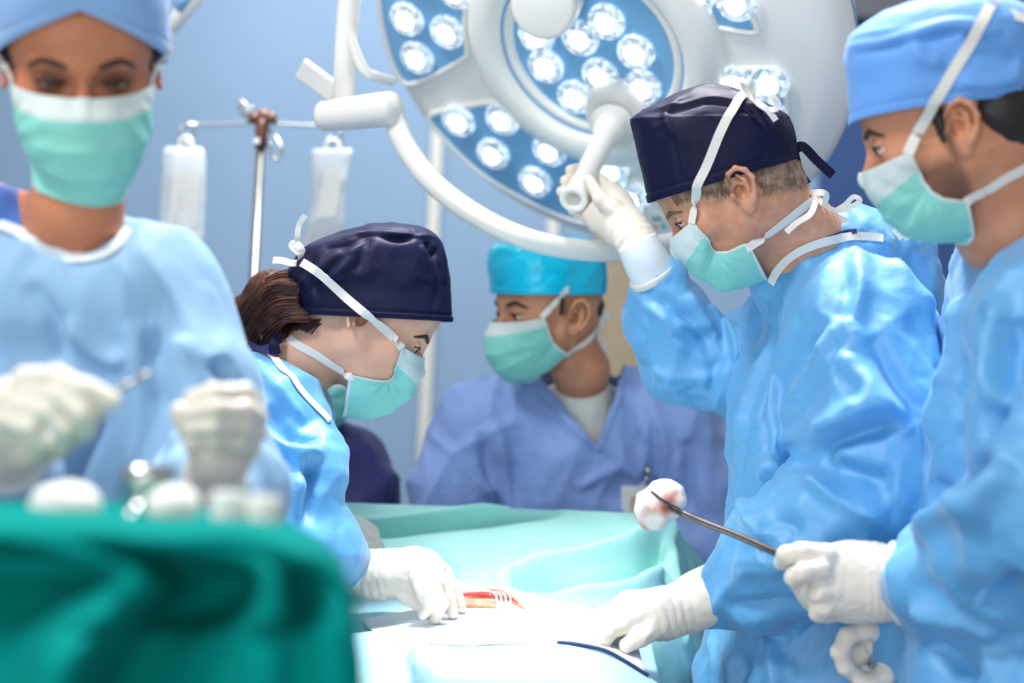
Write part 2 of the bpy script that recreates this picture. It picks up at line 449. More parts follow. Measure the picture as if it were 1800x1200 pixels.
M['gauze'] = mat('white_gauze', srgb(228, 228, 222), .85, bump=[(60, .6, .006, one), (300, .4, .002, one)])
M['gauze_blood'] = mat('gauze_with_blood_stains', srgb(230, 228, 220), .85, bump=[(60, .6, .006, one)])
M['card'] = mat('white_badge_plastic', srgb(226, 228, 228), .4)
M['photo'] = mat('badge_photo', srgb(206, 170, 150), .5)
M['shoe'] = mat('white_clog_rubber', srgb(210, 212, 214), .5)
M['trouser'] = mat('blue_scrub_trousers', srgb(90, 130, 190), .7, bump=FAB)
def stains():
    nt = M['gauze_blood'].node_tree; b = nt.nodes['Principled BSDF']
    tc = nt.nodes.new('ShaderNodeTexCoord'); n = nt.nodes.new('ShaderNodeTexNoise'); n.inputs['Scale'].default_value = 16; n.inputs['Detail'].default_value = 1
    r = nt.nodes.new('ShaderNodeValToRGB'); e = r.color_ramp.elements
    e[0].position = .60; e[0].color = srgb(230, 228, 220); e[1].position = .72; e[1].color = srgb(190, 70, 50)
    nt.links.new(tc.outputs['Object'], n.inputs[0]); nt.links.new(n.outputs[0], r.inputs[0]); nt.links.new(r.outputs[0], b.inputs['Base Color'])
stains()
# ---------------------------------------------------------------- room
def boxobj(name, lo, hi, m, kind='structure', bev=0, parent=None):
    b = MB(); lo = np.array(lo, float); hi = np.array(hi, float); b.box((lo+hi)/2, hi-lo)
    o = b.build(name, m, parent, smooth=False, base=((lo[0]+hi[0])/2, (lo[1]+hi[1])/2, lo[2]))
    if kind: o['kind'] = kind
    if bev: bevel(o, bev)
    return o
boxobj('floor', (-4, -1.5, -.05), (4, 7, 0), M['floor'])
boxobj('wall_back', (-4, 4.6, 0), (.98, 4.7, 3.2), M['wall'])
boxobj('wall_right', (.98, 4.6, 0), (4, 4.7, 3.2), M['wall_navy'])
def strip(name, px0, py0, px1, py1, w, d, m, z0=0.0, z1=3.2, thick=.02, y=None):
    a = P(px0, py0, d); b = P(px1, py1, d); x = (a[0]+b[0])/2
    boxobj(name, (x-w/2, 4.6-thick, z0), (x+w/2, 4.6, z1), m)
strip('trim_1', 766, 300, 740, 880, .035, 4.6, M['trimw'], thick=.03)
strip('trim_2', 975, 430, 965, 460, .035, 4.6, M['trimw'], thick=.03)
strip('trim_3', 1362, 510, 1350, 700, .035, 4.6, M['trimw'], thick=.03)
xa = P(1040, 540, 4.55)[0]; xb = P(1178, 540, 4.55)[0]
boxobj('door_1', (xa, 4.545, 0), (xb, 4.6, 2.12), M['beige'], bev=.004)
b = MB(); b.tube([(xa+.05, 4.51, 1.0), (xa+.05, 4.51, 1.3)], .012); b.tube([(xa+.05, 4.51, 1.03), (xa+.05, 4.55, 1.03)], .008); b.tube([(xa+.05, 4.51, 1.27), (xa+.05, 4.55, 1.27)], .008)
b.build('door_handle', M['steel'], bpy.data.objects['door_1'])

zt = P(1510, 6, 4.56)[2]; boxobj('trim_4', (1.0, 4.56, zt-.01), (4, 4.6, zt+.15), mat('dark_grey_rail', srgb(70, 72, 80), .6))

# ---------------------------------------------------------------- surgical lamp
LD = 2.45
LC = P(1040, 85, LD)
im = norm(A(.84, -.54, 0)); LU = RIGHT*im[0]+UP*im[1]
LN = norm(-FWD*math.cos(math.radians(51)) + (RIGHT*(-.54)+UP*(-.84))*math.sin(math.radians(51)))
LU = norm(LU-LN*(LU@LN)); LV = np.cross(LN, LU)
def lamp_uv(px, py, n=0.0):
    d = ray_dir(px, py); t = ((LC+LN*n-CAM)@LN)/(d@LN); q = CAM+d*t-LC; return A(q@LU, q@LV)
def LW(u, v, n=0.0): return LC+LU*u+LV*v+LN*n
lamp = empty('surgical_lamp', LC, 'big round ivory surgical lamp with clusters of lit lenses hanging over the table', 'lamp')
b = MB()
b.lathe([(0, 0), (.395, 0), (.418, -.004), (.436, -.016), (.446, -.034), (.448, -.05)], LC, LN, 96)
b.lathe([(.448, -.062), (.44, -.085), (.40, -.115), (.3, -.145), (.15, -.165), (0, -.17)], LC, LN, 96)
b.build('housing', M['lamp'], lamp)
b = MB(); b.lathe([(.448, -.05), (.4485, -.056), (.448, -.062)], LC, LN, 96); b.build('blue_rim_stripe', M['lamp_blue'], lamp)
# raised ring round the middle cluster
c0 = lamp_uv(1034, 100, .03); RC = LW(c0[0], c0[1], 0)
b = MB(); b.lathe([(.240, -.01), (.238, .012), (.228, .03), (.206, .040), (.186, .040), (.176, .034), (.170, .022)], RC, LN, 72); b.build('centre_ring', M['lamp'], lamp)
b = MB(); b.lathe([(.170, .022), (.168, .019), (.164, .018)], RC, LN, 72); b.build('blue_ring_stripe', M['lamp_blue'], lamp)
b = MB(); b.lathe([(.176, .006), (.164, .020), (.156, .022), (.150, .016), (.149, .008)], RC, LN, 72); b.build('centre_lip', M['lamp'], lamp)
b = MB(); b.lathe([(.152, .010), (0, .010)], RC, LN, 72); b.build('centre_panel', M['panel'], lamp, smooth=False)

def panel(pts):
    uv = np.array([lamp_uv(*p) for p in pts])
    S = spline(uv, 8, closed=True)
    c = S.mean(0); V = [LW(c[0], c[1], .0035)]+[LW(q[0], q[1], .0035) for q in S]
    mk('panel', V, [(0, i+1, (i+1) % len(S)+1) for i in range(len(S))], M['panel'], lamp, smooth=False)
    b = MB(); ring = [LW(q[0], q[1], .003) for q in S]; ring += ring[:2]; b.tube(ring, .0055, 8, caps=False); b.build('panel_lip', M['lamp'], lamp)
panel([(668, -30), (670, 20), (682, 80), (700, 128), (722, 146), (770, 128), (818, 100), (822, 88), (818, 40), (824, -20), (830, -60), (750, -80), (680, -70)])
panel([(757, 205), (800, 190), (862, 179), (886, 188), (940, 235), (1010, 272), (1090, 292), (1105, 310), (1112, 350), (1125, 395), (1090, 398), (1010, 386), (930, 352), (850, 305), (790, 250)])
panel([(1256, 124), (1300, 120), (1362, 121), (1376, 132), (1384, 170), (1386, 215), (1370, 250), (1320, 230), (1272, 180)])
panel([(1150, -40), (1175, 10), (1200, 34), (1260, 46), (1325, 56), (1330, 44), (1310, 5), (1270, -45), (1200, -70)])

lens_src = []
def lens(px, py, n0=.004, r=.034):
    uv = lamp_uv(px, py, n0+.01); c = LW(uv[0], uv[1], n0); lens_src.append(c)
    b = MB(); b.lathe([(r, 0), (r, .004), (r*.96, .008), (r*.82, .010), (r*.76, .006), (r*.70, .0095), (r*.64, .0075), (r*.54, .0115)], c, LN, 28)
    o = b.build('led_lens', M['lens'], lamp)
    b = MB(); b.lathe([(r*.54, .0115), (r*.48, .0105), (r*.42, .014), (r*.3, .0155), (r*.16, .013), (0, .016)], c, LN, 24); b.build('led', M['led'], o)
for q in [(1063, 42), (1017, 71), (940, 66), (1115, 96), (957, 120), (1052, 136), (1127, 157), (1008, 174)]: lens(*q, n0=.011)
for q in [(712, 37), (783, 60), (730, 105), (797, -12), (720, -32)]: lens(*q)
for q in [(803, 216), (880, 213), (864, 274), (963, 268), (938, 323), (1072, 302), (1106, 352), (1035, 350)]: lens(*q)
for q in [(1286, 150), (1350, 150), (1345, 205)]: lens(*q)
for q in [(1222, -8), (1292, 8), (1215, 25)]: lens(*q)
# handle hub, handle, ring collar
hu = lamp_uv(1082, 200, .03); HB = LW(hu[0], hu[1], 0)
HD = norm(P(1007, 352, 0+ (LD-.20)) - HB)
b = MB(); b.lathe([(.062, .0), (.060, .03), (.050, .045), (.034, .048), (.030, .046)], HB, LN, 40); b.build('handle_hub', M['lamp'], lamp)
b = MB(); b.lathe([(.020, .03), (.020, .085)], HB, HD, 32); b.build('handle_shaft', M['steel'], lamp)
b = MB()
L = float(np.linalg.norm(P(1007, 352, LD-.20)-HB))
b.lathe([(.024, .066), (.036, .070), (.038, .076), (.037, .082), (.027, .088), (.026, .110), (.0235, .118), (.0195, .128), (.0185, L-.016), (.0225, L-.008), (.0225, L-.001), (.020, L), (.0135, L), (.0125, L-.003), (.0125, L-.04), (0, L-.04)], HB, HD, 40)
b.build('sterile_handle', M['lamp'], lamp)
# round end cap of the upper arm in front of the middle cluster
ku = lamp_uv(955, 20, .08); KB = LW(ku[0], ku[1], .0)
kc = P(953, 14, 2.30); kd = norm(P(1003, 10, 2.36)-kc)
b = MB(); ax = norm(-FWD*.82+UP*(-.45)+RIGHT*(-.25))
b.lathe([(0, .0), (.046, 0), (.052, -.003), (.055, -.010), (.055, -.05), (.050, -.10), (.0, -.11)], kc, ax, 48); b.build('camera_cap', M['lamp'], lamp)
# yoke: half ring, joint, arm, paddle, bow handles
yk = [(690, 205, 2.30), (716, 262, 2.28), (762, 322, 2.26), (836, 378, 2.25), (920, 418, 2.26), (1010, 438, 2.30), (1090, 440, 2.36), (1200, 420, 2.46), (1300, 370, 2.56), (1390, 270, 2.68)]
b = MB(); b.tube(spline([P(*q) for q in yk], 8), .0155, 20, flat=1.15); b.build('yoke_ring', M['lamp'], lamp)
b = MB(); ja, jb = P(566, 205, 2.34), P(697, 190, 2.28); jx = norm(jb-ja); jl = np.linalg.norm(jb-ja)
b.lathe([(0, -.006), (.020, -.004), (.025, .004), (.026, .03), (.028, jl-.03), (.028, jl-.01), (.024, jl), (0, jl+.004)], ja, jx, 32); b.build('yoke_joint', M['lamp'], lamp)
b = MB(); b.tube([P(604, 185, 2.34), P(607, 90, 2.34), P(616, -30, 2.34), P(632, -200, 2.34), P(650, -700, 2.34)], [.018, .018, .019, .02, .02], 20); b.build('suspension_arm', M['lamp'], lamp)
b = MB(); c = P(560, 142, 2.36); e1 = norm(P(590, 166, 2.36)-P(530, 122, 2.36)); e2 = norm(-FWD*.5+UP*.85); e2 = norm(e2-e1*(e1@e2)); e3 = np.cross(e1, e2)
b.box(c, (.075, .038, .012), np.array([e1, e2, e3])); o = b.build('brake_paddle', M['lamp'], lamp, smooth=False); bevel(o, .004, 3)
for q in ([(606, -60, 2.33), (605, 0, 2.33), (615, 62, 2.33), (640, 122, 2.34), (662, 134, 2.36), (690, 142, 2.40)], [(1330, -60, 2.62), (1400, -30, 2.62), (1412, 8, 2.62), (1385, 48, 2.64), (1352, 62, 2.68)]):
    b = MB(); b.tube(spline([P(*k) for k in q], 6), .0085, 12); b.build('bow_handle', M['lamp'], lamp)

# control panel on the rim, seen between the raised glove and the surgeon's brow
cp = LW(*lamp_uv(1158, 392, .0), .0); CR = np.array([LU, LV, LN])
b = MB(); b.box(cp, (.075, .055, .02), CR); o = b.build('control_panel', M['lamp'], lamp, smooth=False); bevel(o, .004, 2)
for (px, py, c) in [(1153, 398, 'amber'), (1150, 384, 'teal_b'), (1158, 383, 'teal_b'), (1166, 397, 'teal_b')]:
    if 'b_'+c not in M: M['b_'+c] = mat('amber_button' if c == 'amber' else 'teal_button', srgb(240, 176, 112) if c == 'amber' else srgb(110, 190, 190), .4)
    u = lamp_uv(px, py, .0105); q = LW(u[0], u[1], .0101); b = MB(); b.lathe([(0, .002), (.0045, .002), (.005, 0)], q, LN, 14); b.build('button', M['b_'+c], o)

# second lamp: only its arm crosses the upper left corner
ar = empty('lamp_arm', P(335, 10, 2.6), 'slanting pale lamp arm crossing the upper left corner of the wall', 'lamp arm')
b = MB(); b.tube([P(296, 50, 2.6), P(342, -5, 2.6), P(620, -340, 2.6)], .016, 16); b.build('arm_tube', M['lamp'], ar)
b = MB(); b.tube([P(310, 14, 2.58), P(330, -12, 2.58)], .012, 12); b.build('arm_joint', M['lamp_blue'], ar)
b = MB(); b.tube([P(620, -340, 2.6), P(640, -1200, 2.6)], .02, 16); b.build('drop_tube', M['lamp'], ar)

# ---------------------------------------------------------------- infusion stand and bags
ID = 3.02
base = P(448, 480, ID); base[2] = 0
hub = P(461, 208, ID)
st = empty('infusion_stand', (hub[0], hub[1], 0), 'steel infusion pole with a brown plastic head and wire hooks behind the team', 'infusion stand')
b = MB(); b.tube([A(hub[0], hub[1], .08), A(hub[0], hub[1], hub[2]-.04)], .0098, 16); b.build('pole', M['pole'], st)
b = MB(); b.ball(hub+A(0, 0, .004), (.018, .016, .017), 12); b.ball(hub+A(-.018, -.008, -.002), (.014, .012, .013), 10); b.ball(hub+A(.018, -.006, .0), (.015, .013, .014), 10)
b.tube([hub, hub-A(0, 0, .03), hub-A(0, 0, .062)], [.015, .0135, .0145], 16); b.build('pole_head', M['brown'], st)
b = MB(); b.box(hub+A(-.006, -.016, -.052), (.011, .003, .012)); b.build('head_label', M['card'], st, smooth=False)
def hookobj(pts, r=.0032):
    b = MB(); b.tube(spline([P(*q) for q in pts], 8), r, 10); b.build('hook', M['steel'], st)
hookobj([(445, 216, ID), (400, 218, ID-.01), (350, 219, ID-.02), (330, 219, ID-.03), (318, 228, ID-.035), (319, 244, ID-.035), (330, 250, ID-.03), (340, 238, ID-.02), (341, 218, ID-.01)])
hookobj([(480, 217, ID), (530, 219, ID-.01), (575, 221, ID-.02), (592, 224, ID-.03), (601, 236, ID-.035), (596, 250, ID-.035), (584, 252, ID-.03), (577, 240, ID-.02)])
hookobj([(447, 212, ID), (436, 207, ID-.02), (425, 198, ID-.03), (420, 186, ID-.03), (424, 178, ID-.03), (431, 184, ID-.03), (440, 200, ID-.05), (444, 186, ID-.05)], .0038)
hookobj([(473, 226, ID), (484, 240, ID-.02), (494, 258, ID-.03), (493, 272, ID-.03), (485, 280, ID-.03), (477, 270, ID-.03), (475, 252, ID-.03)], .0036)
b = MB()
for k in range(5):
    a = 2*math.pi*k/5+.3; b.tube([A(hub[0], hub[1], .09), A(hub[0]+.2*math.cos(a), hub[1]+.2*math.sin(a), .05)], .014, 10); b.ball(A(hub[0]+.2*math.cos(a), hub[1]+.2*math.sin(a), .028), .027, 8)
b.build('foot', M['pole'], st)

def bag(outline, d, label, fold, neck):
    """outline: left and right edges from the top down, in the bag's own vertical plane"""
    root = empty('infusion_bag', P(*neck[0], d), label, 'infusion bag', 'infusion bags on the steel pole')
    n = len(outline); rings = []
    for (y, xl, xr, t) in outline:
        a, c = P(xl, y, d), P(xr, y, d); m = (a+c)/2; h = (c-a)/2; w = norm(-FWD)*t; ring = []
        for k in range(28):
            q = 2*math.pi*k/28; cs, sn = math.cos(q), math.sin(q)
            ring.append(m+h*np.sign(cs)*abs(cs)**.8+w*np.sign(sn)*abs(sn)**.9)
        rings.append(ring)
    G = spline(np.array(rings).reshape(n, -1), 4).reshape(-1, 28, 3); V = G.reshape(-1, 3)
    V = V + (perlin(V*22)*.0025)[:, None]*norm(-FWD)
    fc = grid_faces(len(G), 28, True)+[tuple(range(28))[::-1], tuple((len(G)-1)*28+k for k in range(28))]
    mk('film', V, fc, M['bag'], root)
    # liquid in the lower part
    m0 = int(len(G)*.62); c = G.mean(1, keepdims=True); G2 = (c+(G-c)*.9)[m0:-3]
    mk('saline', G2.reshape(-1, 3), grid_faces(len(G2), 28, True)+[tuple(range(28))[::-1], tuple((len(G2)-1)*28+k for k in range(28))], M['fluid'], root)
    pt = [P(x, y, d-.024) for x, y in fold]; mk('label_sheet', pt+[q-FWD*-.001 for q in pt], [tuple(range(len(pt)))], M['bag_label'], root, smooth=False)
    b = MB(); b.tube(spline([P(x, y, d) for x, y in neck], 6), .0045, 8); b.build('hanger_loop', M['gauze'], root)
    yl = outline[-1]; xm = (yl[1]+yl[2])/2
    b = MB(); b.tube([P(xm, yl[0]-8, d), P(xm-2, yl[0]+14, d), P(xm-3, yl[0]+26, d)], [.018, .011, .012], 14); b.tube([P(xm-3, yl[0]+24, d), P(xm-2, yl[0]+60, d)], .008, 10); b.build('port', M['gauze'], root)
bag([(258, 292, 352, .004), (268, 286, 360, .014), (300, 285, 362, .020), (350, 282, 361, .024), (400, 280, 359, .026), (425, 281, 357, .024), (442, 296, 344, .014), (450, 306, 334, .006)], ID-.04,
    'clear saline bag hanging from the left hook of the pole', [(306, 300), (352, 296), (345, 400), (294, 404)], [(316, 262), (318, 246), (327, 240), (336, 246), (338, 262)])
bag([(262, 552, 618, .004), (270, 547, 620, .010), (310, 547, 612, .016), (350, 547, 607, .018), (395, 540, 604, .018), (430, 532, 600, .014), (446, 530, 598, .008)], ID-.04,
    'crumpled saline bag hanging on the right hook above the navy cap', [(572, 300), (602, 292), (590, 380), (556, 384)], [(572, 264), (576, 250), (586, 246), (594, 252), (596, 266)])
# ---------------------------------------------------------------- operating table, patient under drapes
def cloth(name, rows, m, nu=90, nv=10, lines=(), noise=((.008, 5), (.003, 14)), thick=.002, parent=None, label=None, cat=None, stretch=(1, 1, 1), group=None):
    G = patch([[P(*q) for q in r] for r in rows], nu, nv); V = G.reshape(-1, 3); Q = np.array(grid_faces(len(G), nu))
    N = vnormals(V, Q)
    if (N@-FWD).mean() < 0: Q = Q[:, ::-1]; N = -N
    if lines:
        V2 = creases(V, N, lines, bvh_of(V, Q)); b_ = (np.arange(len(V)) % nu == 0) | (np.arange(len(V)) % nu == nu-1) | (np.arange(len(V)) < nu); V = np.where(b_[:, None], V2, relax(V2, Q, 3, .5)); N = vnormals(V, Q)
    for amp, s in noise: V = V+N*(amp*perlin(V*s*np.array(stretch)))[:, None]
    o = mk(name, V, Q, m, parent, base=None if parent else V.mean(0)*[1, 1, 0]+[0, 0, V[:, 2].min()]); solidify(o, thick, -1)
    if label: tag(o, label, cat, group)
    return o
tb = empty('operating_table', (-.02, 2.0, 0), 'operating table hidden under the turquoise drapes, its pale top edge lit', 'operating table')
b = MB(); b.box((-.02, 2.0, .03), (.5, .9, .06)); o = b.build('base', M['steel'], tb, smooth=False); bevel(o, .01)
b = MB(); b.box((-.02, 2.0, .42), (.22, .3, .74)); o = b.build('column', M['steel'], tb, smooth=False); bevel(o, .01)
b = MB(); b.box((-.02, 2.07, .80), (.42, .84, .07)); o = b.build('table_top', M['steel_dark'], tb, smooth=False); bevel(o, .02, 3)
# anaesthesia screen drape
cloth('screen_drape', [
    [(572, 881, 2.42), (640, 884, 2.42), (760, 889, 2.42), (880, 893, 2.41), (985, 896, 2.40), (1080, 901, 2.38), (1150, 906, 2.36), (1186, 918, 2.34), (1206, 944, 2.33), (1238, 990, 2.36)],
    [(572, 932, 2.38), (640, 934, 2.38), (760, 936, 2.37), (880, 938, 2.36), (985, 940, 2.34), (1080, 945, 2.32), (1140, 955, 2.28), (1180, 965, 2.27), (1208, 1000, 2.29), (1240, 1050, 2.34)],
    [(572, 981, 2.33), (640, 982, 2.31), (760, 984, 2.30), (880, 990, 2.28), (985, 1000, 2.25), (1080, 1006, 2.22), (1135, 1030, 2.18), (1170, 1050, 2.18), (1205, 1080, 2.22), (1240, 1120, 2.30)],
    [(576, 1021, 2.26), (640, 1022, 2.23), (760, 1024, 2.20), (880, 1040, 2.16), (985, 1060, 2.12), (1070, 1085, 2.09), (1125, 1110, 2.08), (1160, 1130, 2.10), (1200, 1160, 2.16), (1240, 1190, 2.26)],
    [(580, 1061, 2.22), (640, 1062, 2.19), (760, 1064, 2.17), (880, 1080, 2.13), (985, 1110, 2.09), (1070, 1160, 2.06), (1125, 1230, 2.05), (1160, 1260, 2.08), (1200, 1280, 2.14), (1240, 1300, 2.24)]],
    M['drape'], 280, 26, label='turquoise sheet hung as a screen between the patient and the man in periwinkle scrubs', cat='surgical drape',
    lines=[(.009, .026, [(575, 918), (660, 925), (800, 908), (900, 897), (975, 893)]), (.010, -.022, [(575, 935), (680, 934), (800, 921), (905, 909), (985, 902)]),
           (.016, .042, [(1185, 925), (1120, 965), (1050, 990), (960, 1008), (860, 1022)]), (.020, -.050, [(1175, 940), (1140, 985), (1080, 1015), (1000, 1025), (900, 1024)]),
           (.014, .026, [(1180, 935), (1150, 1010), (1080, 1045), (960, 1050)]),
           (.008, -.012, [(1160, 945), (1166, 1000), (1180, 1060), (1188, 1120)]), (.009, .012, [(1175, 930), (1184, 1000), (1200, 1080), (1204, 1140)]),
           (.010, -.012, [(1192, 930), (1212, 990), (1222, 1080)]),
           (.006, .005, [(680, 885), (690, 960), (700, 1010)])], noise=((.003, 7), (.0012, 20)), thick=.0015)
# blue sheet between screen and field, white field, front sheet
cloth('blue_drape', [
    [(560, 1010, 2.24), (700, 1012, 2.22), (800, 1016, 2.18), (900, 1036, 2.14), (1000, 1062, 2.10), (1070, 1082, 2.07), (1140, 1110, 2.05)],
    [(560, 1050, 2.15), (700, 1040, 2.15), (800, 1034, 2.13), (900, 1052, 2.09), (1000, 1080, 2.05), (1070, 1110, 2.03), (1150, 1150, 2.0)],
    [(560, 1110, 2.05), (700, 1090, 2.06), (800, 1070, 2.06), (900, 1080, 2.04), (1000, 1110, 2.0), (1070, 1150, 1.98), (1160, 1195, 1.95)],
    [(560, 1200, 1.95), (700, 1160, 1.96), (800, 1130, 1.98), (900, 1140, 1.96), (1000, 1160, 1.95), (1070, 1190, 1.95), (1180, 1240, 1.92)]],
    M['drape_blue'], 90, 10, label='pale blue sheet lying over the patient beyond the white field', cat='surgical drape', noise=((.002, 9), (.0008, 30)), thick=.0015)
cloth('incise_drape', [
    [(625, 1078, 2.12), (700, 1058, 2.13), (790, 1036, 2.13), (870, 1032, 2.11), (950, 1048, 2.08), (1040, 1072, 2.05), (1110, 1095, 2.03)],
    [(640, 1095, 2.05), (720, 1080, 2.06), (800, 1070, 2.05), (880, 1072, 2.03), (960, 1084, 2.0), (1050, 1106, 1.97), (1120, 1128, 1.96)],
    [(665, 1112, 1.98), (740, 1106, 1.96), (810, 1104, 1.95), (890, 1105, 1.94), (980, 1110, 1.92), (1060, 1126, 1.90), (1125, 1150, 1.89)],
    [(700, 1122, 1.90), (750, 1128, 1.88), (820, 1132, 1.87), (900, 1131, 1.86), (985, 1130, 1.85), (1062, 1142, 1.84), (1135, 1182, 1.83)]],
    M['drape_white'], 90, 12, label='brightly lit white sheet around the open incision', cat='surgical drape', noise=((.002, 12), (.0008, 40)), thick=.002)
cloth('front_drape', [
    [(600, 1118, 1.90), (660, 1112, 1.90), (700, 1124, 1.885), (740, 1130, 1.87), (820, 1136, 1.86), (900, 1134, 1.85), (985, 1131, 1.84), (1062, 1146, 1.83), (1135, 1186, 1.82), (1200, 1230, 1.82)],
    [(600, 1160, 1.80), (660, 1152, 1.80), (700, 1158, 1.79), (740, 1152, 1.78), (820, 1156, 1.78), (900, 1156, 1.77), (985, 1158, 1.77), (1062, 1176, 1.76), (1135, 1210, 1.76), (1200, 1250, 1.76)],
    [(600, 1230, 1.72), (660, 1225, 1.72), (700, 1215, 1.72), (740, 1205, 1.71), (820, 1205, 1.71), (900, 1205, 1.70), (985, 1208, 1.70), (1062, 1220, 1.70), (1135, 1250, 1.70), (1200, 1290, 1.70)],
    [(600, 1420, 1.68), (660, 1420, 1.68), (700, 1420, 1.68), (740, 1420, 1.68), (820, 1420, 1.68), (900, 1420, 1.68), (985, 1420, 1.68), (1062, 1420, 1.68), (1135, 1420, 1.68), (1200, 1420, 1.68)]],
    M['drape_blue'], 110, 10, label='pale turquoise sheet falling over the near side of the table', cat='surgical drape',
    lines=[(.012, .014, [(745, 1135), (735, 1160), (745, 1190)]), (.010, -.014, [(725, 1125), (715, 1160), (720, 1195)])], noise=((.003, 9), (.001, 30)), thick=.002)
b = MB(); b.tube(spline([P(*q) for q in [(980, 1129, 1.838), (1010, 1131, 1.832), (1062, 1142, 1.826), (1100, 1162, 1.82), (1140, 1187, 1.815)]], 8), .0032, 8, flat=.8)
b.build('drape_edge', M['navy_edge'], bpy.data.objects['front_drape'])
# patient: body under the drapes
s = Sculpt(.012); s.cone(P(760, 1215, 2.06), P(1000, 1245, 2.04), .075, .065, flat=((0, 0, 1), 1.2)); V, Q = s.build(); 
pat = empty('patient', (0, 2.0, .86), 'patient lying covered by sheets with an open incision under the gloved hands', 'patient'); mk('body', V, Q, M['skin'], pat)

# incision and instruments in it
def fld(px, py, up=0.0):
    r = hit([FIELD], px, py); q = r[0] if r else P(px, py, 2.05); return q+A(0, 0, up)
dg = bpy.context.evaluated_depsgraph_get()
fo = bpy.data.objects['incise_drape']; me = fo.data
FIELD = BVHTree.FromPolygons([tuple(v.co+fo.location) for v in me.vertices], [tuple(p.vertices) for p in me.polygons])
def blob_strip(name, top, bot, m, parent, h=.004, n=26):
    T = resample(spline(top, 6), n); B = resample(spline(bot, 6), n); V = []
    for i in range(n):
        for j in range(7):
            t = j/6; p = T[i]*(1-t)+B[i]*t; q = fld(p[0], p[1]); e = math.sin(math.pi*i/(n-1))**.5
            V.append(q+A(0, 0, h*math.sin(math.pi*t)*e+.0006))
    o = mk(name, V, grid_faces(n, 7), m, parent); solidify(o, .002, 0); return o
blob_strip('wound_edge', [(806, 1044), (840, 1040), (868, 1036), (895, 1044), (922, 1070)], [(806, 1051), (860, 1052), (890, 1055), (910, 1066), (922, 1071)], M['tissue'], pat, .002)
blob_strip('wound', [(808, 1046), (835, 1044), (865, 1040), (890, 1047), (912, 1064)], [(808, 1050), (850, 1051), (880, 1053), (900, 1058), (912, 1066)], M['blood'], pat, .005)
blob_strip('tissue_fold', [(812, 1056), (840, 1055), (866, 1058), (870, 1060)], [(814, 1068), (840, 1068), (866, 1069), (872, 1069)], M['tissue'], pat, .006)
rt = empty('retractor', fld(850, 1054), 'thin pronged steel retractor lying in the incision', 'surgical instrument')
b = MB(); b.tube([fld(790, 1056, .012), fld(850, 1053, .012), fld(880, 1056, .012)], .0022, 8, flat=.6); b.build('shaft', M['bright_steel'], rt)
for i in range(4):
    x = 869+i*8; b = MB(); b.tube(spline([fld(x-2, 1056, .011), fld(x+2, 1058, .010), fld(x+4, 1062, .007), fld(x+4, 1069, .002)], 4), .0018, 8); b.build('prong', M['bright_steel'], rt)
sc2 = empty('scalpel', P(707, 1053, 2.02), 'slim steel scalpel handle sticking out under the gloved hand at the incision', 'surgical instrument')
b = MB(); b.tube([P(696, 1052, 2.03), P(716, 1053, 2.025), P(760, 1058, 2.02)], [.0015, .003, .0028], 8); b.build('handle', M['steel_dark'], sc2)

# beige cabinet behind the screen
c0 = P(1196, 922, 3.0); c1 = P(1262, 922, 3.0)
cb = empty('cabinet', ((c0[0]+c1[0])/2, 3.2, 0), 'low beige cabinet behind the end of the turquoise screen', 'cabinet')
boxobj('body', (c0[0]-.06, 3.0, 0), (c1[0]+.1, 3.4, c0[2]-.02), M['beige'], None, .004, cb)
boxobj('top', (c0[0]-.07, 2.99, c0[2]-.02), (c1[0]+.11, 3.41, c0[2]), mat('pale_wood_top', srgb(226, 190, 160), .4), None, .004, cb)
bw = MB(); q = P(1206, 913, 3.1); q[2] = c0[2]; bw.lathe([(0, 0), (.02, 0), (.034, .006), (.036, .012), (.030, .018), (0, .020)], q, (0, 0, 1), 24)
tag(bw.build('dish', mat('terracotta_plastic', srgb(206, 140, 104), .5), base=q), 'small flat terracotta coloured dish on the beige cabinet', 'dish')

